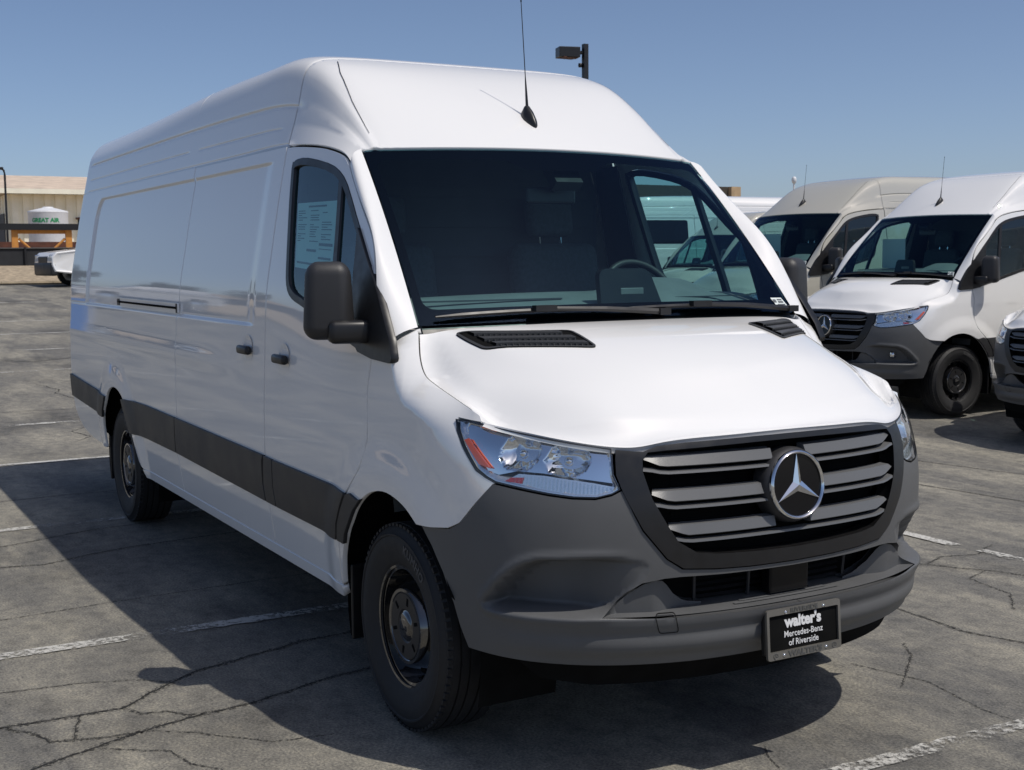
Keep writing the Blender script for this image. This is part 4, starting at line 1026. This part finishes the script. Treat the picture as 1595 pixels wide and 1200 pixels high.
ys = np.concatenate([[-600, -150, -60, -30, -15, -8], np.linspace(-6, 12, 46), [15, 20, 30, 60, 150, 600]])
V, F = grid_sheet(xs, ys, G)
gnd = mk('parking_lot', V, F, 'asphalt', smooth=True); tag(gnd, kind='structure')
V, F = grid_sheet([-3000, -900, -300, -120, -60, -46, -44, -42, -40, -38.5, -37.2], [-3000, -600, -150, -60, -20, 0, 10, 30, 80, 300, 3000], lambda x, y: 1.6 if x < -43 else 1.08+.52*float(sstep(-37.5, -43, x)))
tag(mk('gravel_verge', V, F, 'gravel', smooth=True), kind='structure')
V = []; F = []
mb = MB()
for i in range(60): mb.box((-37.35, -40+i*1.5, 1.06), (.16, 1.49, .16))
kb = mb.build('kerb', mat('kerb_concrete', (.42, .36, .27), .85, noise=.2, nscale=3)); tag(kb, kind='structure')
def strip_line(name, pts, w, m, jit=0, sub=.03, seed=0, taper=True):
    r = random.Random(seed); P = []
    for i in range(len(pts)-1):
        a, b = Vector(pts[i]), Vector(pts[i+1]); k = max(1, int((b-a).length/sub))
        for j in range(k): P.append(a+(b-a)*j/k)
    P.append(Vector(pts[-1])); V = []; n = len(P); off = 0
    for i, p in enumerate(P):
        d = (P[min(i+1, n-1)]-P[max(i-1, 0)]).normalized(); q = Vector((-d.y, d.x))
        off = off*.86+r.uniform(-1, 1)*jit
        ww = w*(r.uniform(.30, 1.35) if jit else r.uniform(.82, 1.06))*(min(1, .25+3*min(i, n-1-i)/n) if (jit and taper) else 1)
        for s in (-.5, .5):
            c = p+q*(off+s*ww); V.append((c.x, c.y, G(c.x, c.y)+(.0035 if jit else .006)))
    return mk(name, V, [(2*i, 2*i+1, 2*i+3, 2*i+2) for i in range(n-1)], m, gnd)
def stripe(pts, w=.10): return strip_line('painted_line', pts, w, 'line', 0, .04, int(pts[0][0]*100))
stripe([(-1.66, -6.0), (-1.62, .9)]); stripe([(1.10, -.6), (1.16, 3.0)], .085); stripe([(-4.42, -6), (-4.40, .6)]); stripe([(-7.2, -6), (-7.2, 2.6)])
for x in (-9.62, -14.3, -17.17, -20.1, -23, -25.9, -28.8): stripe([(x, -5.5), (x, .1)]); stripe([(x-.06, .3), (x-.10, 2.6)]) if x < -14 else stripe([(x, .12), (x-.06, 2.9)])
stripe([(-14, 3.07), (-1.02, 3.07)]); stripe([(-.86, 3.10), (4, 3.06)])
cr = [
 ([(-.74, -3.2), (-.742, -2.23), (-.72, -1.80), (-.927, -1.56), (-1.02, -1.42), (-1.18, -.91), (-1.25, -.3)], .014, .004),
 ([(-.02, -3.4), (-.277, -2.19), (-.444, -1.79), (-.508, -1.516), (-.522, -1.336), (-.643, -1.03), (-.75, -.4)], .013, .004),
 ([(-3.37, -2.6), (-3.367, -1.88), (-3.314, -1.65), (-3.45, -1.35), (-3.50, -1.18), (-3.6, -.4), (-3.5, .6)], .010, .003),
 ([(-3.9, -2.6), (-3.917, -1.81), (-3.99, -1.59), (-4.15, -1.2), (-4.2, -.5)], .008, .003),
 ([(-.9, 1.70), (-.4, 1.76), (-.086, 1.735), (.224, 1.706), (.474, 1.80), (1.3, 1.83), (2.5, 1.75)], .010, .003),
 ([(-5.5, 4.45), (-2.79, 4.67), (-2.0, 4.89), (-.5, 5.1), (2, 5.3)], .016, .003),
 ([(-5.5, 5.4), (-3.58, 5.59), (-2.82, 5.92), (-1, 6.3)], .010, .004),
 ([(-1.1, 2.45), (-.76, 2.53), (-.5, 2.72), (-.336, 2.81), (.3, 2.9), (1.5, 2.85)], .010, .006),
 ([(-.76, 2.53), (-.85, 2.75), (-.8, 3.0), (-.95, 3.3)], .008, .005),
 ([(-.5, 2.72), (-.42, 2.5), (-.1, 2.42), (.1, 2.2)], .006, .005),
 ([(-.72, -1.80), (-.62, -1.75), (-.60, -1.66), (-.52, -1.60), (-.50, -1.53)], .008, .004),
 ([(-.742, -2.23), (-.60, -2.12), (-.50, -2.10), (-.46, -1.96), (-.44, -1.79)], .009, .005),
 ([(-.74, -1.95), (-.65, -1.97), (-.55, -2.0), (-.46, -2.02)], .006, .004),
 ([(-1.18, -2.6), (-1.12, -1.9), (-1.02, -1.65), (-.93, -1.56)], .005, .004),
 ([(-.35, -1.95), (-.2, -1.75), (-.05, -1.72), (.1, -1.6)], .005, .005),
 ([(-.44, -1.79), (-.32, -1.62), (-.1, -1.42), (-.06, -1.2)], .004, .005),
 ([(.62, .9), (.35, 1.25), (.2, 1.35)], .005, .002), ([(.30, .95), (.62, 1.05), (.95, .98), (1.2, 1.0)], .004, .001),
 ([(1.0, -.05), (.88, .0), (.80, .05)], .004, .002),
 ([(-9.3, -.2), (-9.0, -.45), (-8.6, -.35), (-8.3, -.55)], .015, .008), ([(-13, -.2), (-12.2, .0), (-11.9, -.1), (-11, .1)], .02, .01),
 ([(-16.5, -1), (-15.5, .2), (-15.9, 1.0), (-15.2, 2.2)], .03, .012), ([(-26, -2), (-24, -.3), (-24.6, 1), (-23.8, 3)], .04, .02), ([(-10.5, -2.5), (-10.6, -1), (-10.45, .5), (-10.6, 2.5)], .02, .008),
 ([(-2.2, -2.4), (-2.3, -1.5), (-2.35, -.4)], .005, .003), ([(-5.4, -2.2), (-5.5, -1.2), (-5.45, 0)], .008, .003)]
for i, (p, w, j) in enumerate(cr):
    o = strip_line('pavement_crack', p, w*.65, 'crack', j*.75, .012, i)
    if p[0][0] > -6:
        V = [v.co.copy() for v in o.data.vertices]; F = [tuple(f.vertices) for f in o.data.polygons]
        for nm, k, dz, m in (('crack_rubble', 6.0, -.0016, 'crumbl'), ('crack_crumble', 3.2, -.0008, 'crumb')):
            W = []
            for a, b in zip(V[0::2], V[1::2]):
                c = (a+b)/2; d = (b-a).normalized()*w*k*.5*random.uniform(.5, 1.2); W += [c-d+Vector((0, 0, dz)), c+d+Vector((0, 0, dz))]
            mk(nm, W, F, m, gnd)
# ---------------------------------------------------------------- other vans of the row
REM = {'white_paint': M['beige']}
def place_van(x, y, yaw, label, beige=False, skip=('license_plate', 'window_sticker'), z=None):
    o = copy_tree(van, None, skip, REM if beige else None)
    o.location = (x, y, G(x, y) if z is None else z); o.rotation_euler = (0, -.036 if False else 0, yaw); o['label'] = label
    return o
YAW = math.radians(-90.6)
v2 = place_van(-6.19, 7.88, YAW, 'white cargo van facing left with its hood behind the foreground van, beside the beige van', z=-.003)
v3 = place_van(-9.07, 8.45, YAW, 'beige cargo van with dark windshield, between two white vans', True, z=.115)
v4 = place_van(-3.40, 7.97, YAW, 'white cargo van cut off by the right edge of the picture, only its nose showing', z=-.10)
v5 = place_van(-22.0, 13.6, math.radians(-105), 'white van with a dark side window, seen through the foreground windshield', z=.50)
v6 = place_van(-18.0, 14.1, YAW, 'distant beige cargo van whose roof shows between two vans', True, z=.03)
for s in (1,):
    g = mirror(panel(rounded([(-2.62, 1.52), (-1.50, 1.52), (-1.50, 2.08), (-2.62, 2.08)], .06), sideOff(.004), .06, depth=.01))
    put('side_window', g, 'gloss', v5)
for s in (-1, 1):     # fog lights of the near white van of the row
    x_, y_ = wrap(1.0, .665, lip=False); o = MB().lathe([(.0, .012), (.022, .010), (.030, .0), (.036, -.004), (.038, -.03)], 'x', 24).build('fog_light', 'chrome', v2, smooth=True, sharp=40)
    o.location = (float(x_)-.085*math.cos(1.0)+.02, s*(float(y_)-.085*math.sin(1.0)), .668)
# paper hanging inside the windshields of the two near vans of the row
for v_, y_ in ((v3, -.52), (v2, -.60)):
    MB().box((-.62, y_, 1.72), (.004, .36, .34)).build('window_sheet', 'paper', v_)
# ---------------------------------------------------------------- cars at the far kerb
def make_suv(paint_name):
    r = empty('suv')
    def arch(cx): return [(cx+.40*math.cos(a), .36+.42*math.sin(a)) for a in np.linspace(0, math.pi, 9)]
    low = [(2.28, .42), (2.36, .62), (2.34, .84), (2.22, .98), (1.25, 1.10), (1.05, 1.13), (-2.05, 1.14), (-2.24, 1.02), (-2.30, .75), (-2.24, .42)]+[(-1.80, .36)]+arch(-1.36)[::-1]+[(-.9, .34), (.9, .34)]+arch(1.36)[::-1]+[(1.80, .36)]
    def loft(poly, prof, name, m):
        n = len(poly); V = []
        for yy_, zs, zo, xs_ in prof: V += [(x*xs_, yy_, zo+(z-zo)*zs) for x, z in poly]
        F = [tuple(range(n))[::-1], tuple((len(prof)-1)*n+i for i in range(n))]
        for k in range(len(prof)-1): F += [(k*n+i, k*n+(i+1) % n, (k+1)*n+(i+1) % n, (k+1)*n+i) for i in range(n)]
        return MB().add(V, F).build(name, m, r, smooth=True, sharp=28)
    loft(low, [(-.90, .80, .70, .96), (-.93, .92, .70, .985), (-.90, 1, .70, .995), (-.72, 1.015, .70, 1.0), (.72, 1.015, .70, 1.0), (.90, 1, .70, .995), (.93, .92, .70, .985), (.90, .80, .70, .96)], 'body', paint_name)
    gh = [(1.10, 1.10), (.42, 1.55), (.05, 1.655), (-.9, 1.67), (-1.65, 1.60), (-2.12, 1.12)]
    loft(gh, [(-.83, .2, 1.1, 1), (-.80, .6, 1.1, .995), (-.70, .97, 1.1, .985), (-.60, 1.0, 1.1, .98), (.60, 1, 1.1, .98), (.70, .97, 1.1, .985), (.80, .6, 1.1, .995), (.83, .2, 1.1, 1)], 'roof', paint_name)
    def sidew(poly, nm):
        for s in (-1, 1):
            MB().prism(poly, 0, .012, lambda a, b, h: (a, s*(.838-.26*max(0, (b-1.12))+h), b)).build(nm, 'gloss', r)
    sidew([(.86, 1.16), (.36, 1.50), (.0, 1.545), (.0, 1.16)], 'side_window'); sidew([(-.06, 1.16), (-.06, 1.55), (-.95, 1.55), (-.95, 1.16)], 'side_window'); sidew([(-1.02, 1.16), (-1.02, 1.54), (-1.50, 1.48), (-1.85, 1.20)], 'side_window')
    MB().add([(1.02, -.74, 1.17), (1.02, .74, 1.17), (.46, .62, 1.55), (.46, -.62, 1.55)], [(0, 1, 2, 3)]).build('windshield', 'gloss', r, fixn=False).location = (.018, 0, .012)
    V, F = rbox((.10, .95, .30), .03); MB().add(V, F).build('grille', 'black', r).location = (2.31, 0, .72)
    V, F = rbox((.22, 1.80, .40), .07); MB().add(V, F).build('bumper_trim', 'clad', r, smooth=True, sharp=40).location = (2.27, 0, .50)
    for s in (-1, 1):
        V, F = rbox((.34, .30, .12), .03); h = MB().add(V, F).build('headlight', 'lampsilver', r); h.location = (2.16, s*.70, .86); h.rotation_euler = (0, 0, -s*.5)
        V, F = rbox((.06, .30, .16), .02); MB().add(V, F).build('tail_light', 'red', r).location = (-2.24, s*.70, .95)
        V, F = rbox((.12, .20, .13), .04); MB().add(V, F).build('wing_mirror', paint_name, r).location = (.75, s*.98, 1.16)
        mb = MB(); mb.box((0, s*.925, .40), (1.9, .03, .14)); mb.build('sill_cladding', 'clad', r)
        for x in (1.36, -1.36):
            w = empty('wheel', (x, s*.80, .35), 0, r)
            MB().lathe([(.22, -.10), (.33, -.11), (.352, -.07), (.352, .07), (.33, .11), (.22, .10)], 'y', 32).build('tyre', 'rubber', w, smooth=True, sharp=40)
            MB().lathe([(.23, s*.10), (.21, s*.07), (.06, s*.085), (.0, s*.09)], 'y', 32).build('rim', 'lampsilver', w, smooth=True, sharp=40)
    MB().box((0, 0, .55), (4.2, 1.3, .35)).build('underbody', 'under', r)
    return r
suv = make_suv('white'); suv.location = (-37.1+1.2, 6.05, G(-36, 5)+.0); suv.rotation_euler = (0, 0, math.radians(-84))
tag(suv, 'white SUV at the far kerb, half hidden by the rear of the foreground van', 'car')
suv2 = copy_tree(suv, None, (), {'white_paint': M['silver']}); suv2.location = (-36.4, -8.9, G(-36.4, -9)); suv2.rotation_euler = (0, 0, math.radians(92))
tag(suv2, 'silver SUV parked along the kerb, mirrored in the foreground van\'s side', 'car')
# ---------------------------------------------------------------- yard behind the kerb, left
M['fence'] = mat('black_fence_fabric', (.018, .02, .024), .8, noise=.3, nscale=4)
M['orange'] = mat('orange_steel', (.55, .24, .05), .6, noise=.15, nscale=6)
M['rust'] = mat('red_brown_steel', (.10, .035, .022), .75, noise=.3, nscale=5)
M['siding'] = mat('cream_metal_siding', (.92, .88, .72), .55, noise=.06, nscale=2)
M['rooft'] = mat('tan_roofing', (.58, .47, .37), .85, noise=.2, nscale=1.5)
M['tankw'] = mat('white_tank_plastic', (.70, .71, .73), .45, noise=.05)
M['green'] = mat('green_tank_paint', (.02, .28, .10), .5)
def fence(x, y0, y1, label):
    f = empty('yard_fence', (x, (y0+y1)/2, 1.56)); tag(f, label, 'fence')
    n = max(1, int((y1-y0)/3)); dy = (y1-y0)/n; yc = (y0+y1)/2
    for i in range(n):
        ya = y0+i*dy-yc; MB().box((0, ya+dy/2, .33), (.02, dy-.03, .60)).build('screen_panel', 'fence', f)
    for i in range(n+1): MB().tube([(.06, y0+i*dy-yc, -.22), (.06, y0+i*dy-yc, .68)], .045, 8).build('fence_post', 'black', f)
    MB().tube([(.03, y0-yc, .65), (.03, y1-yc, .65)], .03, 8).build('top_rail', 'black', f)
fence(-44, 4.49-3*20, 4.49+3*5, 'low black screened fence along the gravel verge at left')
bl = empty('metal_building', (-64, 22, 1.6)); tag(bl, 'cream corrugated metal building with tan roof at far left', 'building')
L_, D_, H_ = 30.2, 22., 3.55
MB().box((-D_/2, 0, H_/2), (D_-.1, L_-.1, H_)).build('wall_core', 'siding', bl)
for i in range(58):
    y = -L_/2+.26+i*.52
    MB().box((-.02, y, H_/2), (.10, .30, H_-.02)).build('siding_rib', 'siding', bl)
for i in range(24):
    MB().box((-.5-i*.9, -L_/2-.0, H_/2), (.45, .10, H_-.02)).build('siding_rib', 'siding', bl)
MB().prism([(1.0, H_+.02), (1.0, H_+.18), (-D_/2, H_+1.6), (-D_-1.0, H_+.18), (-D_-1.0, H_+.02)], -L_/2-.7, L_/2+.7, lambda a, b, h: (a, h, b)).build('roof', 'rooft', bl)
MB().box((1.04, 0, H_+.08), (.08, L_+1.4, .24)).build('gutter', 'siding', bl)
MB().box((-2.5, -L_/2-.07, 1.3), (2.2, .06, 2.6)).build('door', 'dark', bl)
w_ = MB().box((.06, -L_/2+3.9, 1.75), (.06, 1.3, 1.1)).build('window', 'gloss', bl); MB().box((.07, -L_/2+3.9, 2.34), (.10, 1.5, .10)).build('window_head', 'rust', bl)
tk = empty('water_tank', (-58, 7.70, 1.6)); tag(tk, 'white round water tank with green lettering before the metal building', 'tank')
MB().lathe([(.0, 0), (.88, 0), (.88, 2.34), (.90, 2.40), (.88, 2.46), (.25, 2.62), (.22, 2.66), (0, 2.66)], 'z', 40).build('tank_shell', 'tankw', tk, smooth=True, sharp=35)
V, F = text_geo('GREAT AIR', .26, .012, .004)
mk('lettering', [(.885*math.cos((a-.30)/.885)+c, .885*math.sin((a-.30)/.885), 2.02+b) for a, b, c in V], F, 'green', tk)
MB().add(*rbox((.10, .30, .22), .03)).build('tank_valve', 'black', tk).location = (.90, -.28, .82)
rk = empty('steel_rack', (-52, 6.4, 1.6)); tag(rk, 'orange steel rack carrying a long black beam before the water tank', 'rack')
for y in (-1.07, 1.07):
    MB().box((0, y, .78), (.16, .25, 1.56)).build('upright', 'orange', rk)
    d = 1 if y < 0 else -1
    MB().tube([(0, y+d*.15, 1.1), (0, y+d*.80, .48)], .05, 8).build('brace', 'orange', rk)
MB().box((-.10, 0, 1.38), (.08, 2.1, .16)).build('cross_beam', 'orange', rk)
bb = MB().box((-51.9, 3.2, 3.18), (.25, 12.0, .26)).build('black_beam', 'black'); tag(bb, 'long black steel beam lying across the orange rack', 'beam')
rb = MB().box((-54.5, 5.5, 2.40), (.5, 14, .40)).build('steel_stack', 'rust'); tag(rb, 'red-brown steel stack below the orange rack', 'steel')
lp = empty('area_light', (-60, 6.18, 1.6)); tag(lp, 'thin dark lamp post with hooked head at the far left edge', 'lamp post')
MB().tube([(0, 0, 0), (0, 0, 4.2), (0, -.04, 4.42), (0, -.14, 4.50)], .05, 8).build('pole', 'black', lp)
MB().add(*rbox((.25, .42, .13), .04)).build('lamp_head', 'black', lp).location = (0, -.27, 4.50)
# parking-lot light behind the roof
lt = empty('parking_light', (-25, 15.93, G(-25, 15.9))); tag(lt, 'black parking-lot lamp post with a box head above the van roof', 'lamp post')
hgt = 7.36-G(-25, 15.9)
MB().box((0, 0, hgt/2), (.13, .13, hgt)).build('pole', 'black', lt)
d_ = Vector((-.49, -.87, 0)); hd = Vector((0, 0, hgt-.22))
V, F = rbox((.40, .58, .27), .015); h = MB().add(V, F).build('lamp_head', 'black', lt); h.location = hd+d_*.46; h.rotation_euler = (0, 0, math.radians(-15))
MB().add(*rbox((.33, .44, .02), .005)).build('lamp_glass', 'rust', lt).location = hd+d_*.46+Vector((0, 0, -.137))
MB().tube([hd, hd+d_*.2], .05, 8).build('arm', 'black', lt)
MB().lathe([(0, -.06), (.05, -.05), (.06, 0), (.05, .05), (0, .06)], 'z', 12, (hd+d_*.13+Vector((0, 0, -.33)))).build('photo_sensor', 'black', lt, smooth=True)
# building far right with dark parapet
b2 = empty('flat_building', (-60, 44, 1.6)); tag(b2, 'far flat building with dark parapet and stone corner, above the vans', 'building')
M['stone'] = mat('tan_stone', (.45, .33, .20), .85, noise=.35, nscale=1.2); M['parapet'] = mat('brown_parapet', (.055, .047, .035), .8, noise=.2)
MB().box((-6, 0, 1.8), (12, 12, 3.6)).build('wall', 'stone', b2); MB().box((-6, -.5, 4.05), (12.6, 11.2, .9)).build('parapet', 'parapet', b2)
MB().box((-.2, 5.35, 2.25), (1.6, .75, 4.5)).build('stone_pier', 'stone', b2)
dm = empty('camera_dome', (-40, 36.73, 1.1)); tag(dm, 'small white camera dome on a pole above the beige van', 'camera')
MB().tube([(0, 0, 0), (0, 0, 3.88)], .04, 8).build('pole', 'tankw', dm)
MB().lathe([(0, 3.86), (.07, 3.87), (.11, 3.98), (.10, 4.10), (.06, 4.16), (0, 4.18)], 'z', 20).build('dome', 'tankw', dm, smooth=True)
# blue board, trees and hills: what the van's flank mirrors
bd = empty('barrier_board', (-21.5, -4.0, G(-21.5, -4.0))); tag(bd, 'blue board in a white frame, mirrored at the rear of the van side', 'barrier')
M['blue'] = mat('blue_board', (.02, .17, .55), .5)
MB().box((0, 0, .55), (.05, .50, .62)).build('board', 'blue', bd)
mb = MB()
for y in (-.30, .30): mb = MB().tube([(0, y, 0), (0, y, 1.15)], .03, 8).build('leg', 'tankw', bd)
MB().tube([(0, -.30, 1.15), (0, .30, 1.15)], .03, 8).build('top_bar', 'tankw', bd)
M['leaf'] = mat('tree_leaves', (.055, .085, .025), .7, noise=.4, nscale=2); M['bark'] = mat('tree_bark', (.10, .075, .05), .9, noise=.3)
def tree(x, y, h, w, seed, label):
    r = random.Random(seed); t = empty('tree', (x, y, 1.55)); tag(t, label, 'tree', 'trees beyond the fence')
    mb = MB(); mb.tube([(0, 0, -.2), (.05*h, 0, h*.35), (.02*h, .04*h, h*.75)], [h*.035, h*.025, h*.01], 8)
    cl = []
    for k in range(9):
        a = r.uniform(0, 6.28); q = r.uniform(.2, .9)*w/2; z = h*r.uniform(.42, .92); q *= 1.2-abs(z/h-.6)
        cl.append((q*math.cos(a), q*math.sin(a), z, w*r.uniform(.16, .26))); mb.tube([(.04*h, .02*h, h*.4), (q*math.cos(a)*.9, q*math.sin(a)*.9, z*.95)], [h*.012, h*.004], 5)
    mb.build('trunk', 'bark', t)
    V = []; F = []
    for cx, cy, cz, cr_ in cl:
        for i in range(190):
            v = Vector((r.gauss(0, 1), r.gauss(0, 1), r.gauss(0, 1))).normalized()*cr_*r.uniform(.55, 1.08); p = Vector((cx, cy, cz))+v
            a = Vector((r.gauss(0, 1), r.gauss(0, 1), r.gauss(0, 1))).normalized(); b = a.orthogonal().normalized(); s = r.uniform(.09, .2)
            k = len(V); V += [p-a*s, p+b*s*.5, p+a*s, p-b*s*.5]; F.append((k, k+1, k+2, k+3))
    c = MB().add(V, F).build('crown', 'leaf', t, fixn=False)
tree(-70, -9.5, 3.6, 3.4, 1, 'green bushy tree beyond the fence, mirrored in the van flank'); tree(-74, -13.2, 5.0, 2.4, 2, 'taller slim tree beyond the fence, mirrored in the van flank'); tree(-66, -17, 3.0, 3.2, 3, 'low round tree beyond the fence, mirrored in the van flank'); tree(-72, -24, 3.4, 3.6, 4, 'outermost bushy tree beyond the fence, mirrored in the van flank')
V = []; F = []; n = 90; r = random.Random(5)
for i in range(n+1):
    a = math.radians(184+100*i/n); e = math.sin(math.pi*i/n)**.5
    hh = (26+14*math.sin(i*.21)+7*math.sin(i*.53+1)+3*math.sin(i*1.3))*e
    for k, (q, z) in enumerate(((700, 0), (800, .45), (900, .85), (1000, 1.0), (1150, .7), (1400, 0))): V.append((q*math.cos(a), q*math.sin(a), 1.4+hh*z+r.uniform(-1, 1)*z))
F = [(i*6+k, (i+1)*6+k, (i+1)*6+k+1, i*6+k+1) for i in range(n) for k in range(5)]
tag(mk('hills', V, F, mat('dry_hill', (.30, .24, .17), .9, noise=.2, nscale=.02), smooth=True), kind='structure')
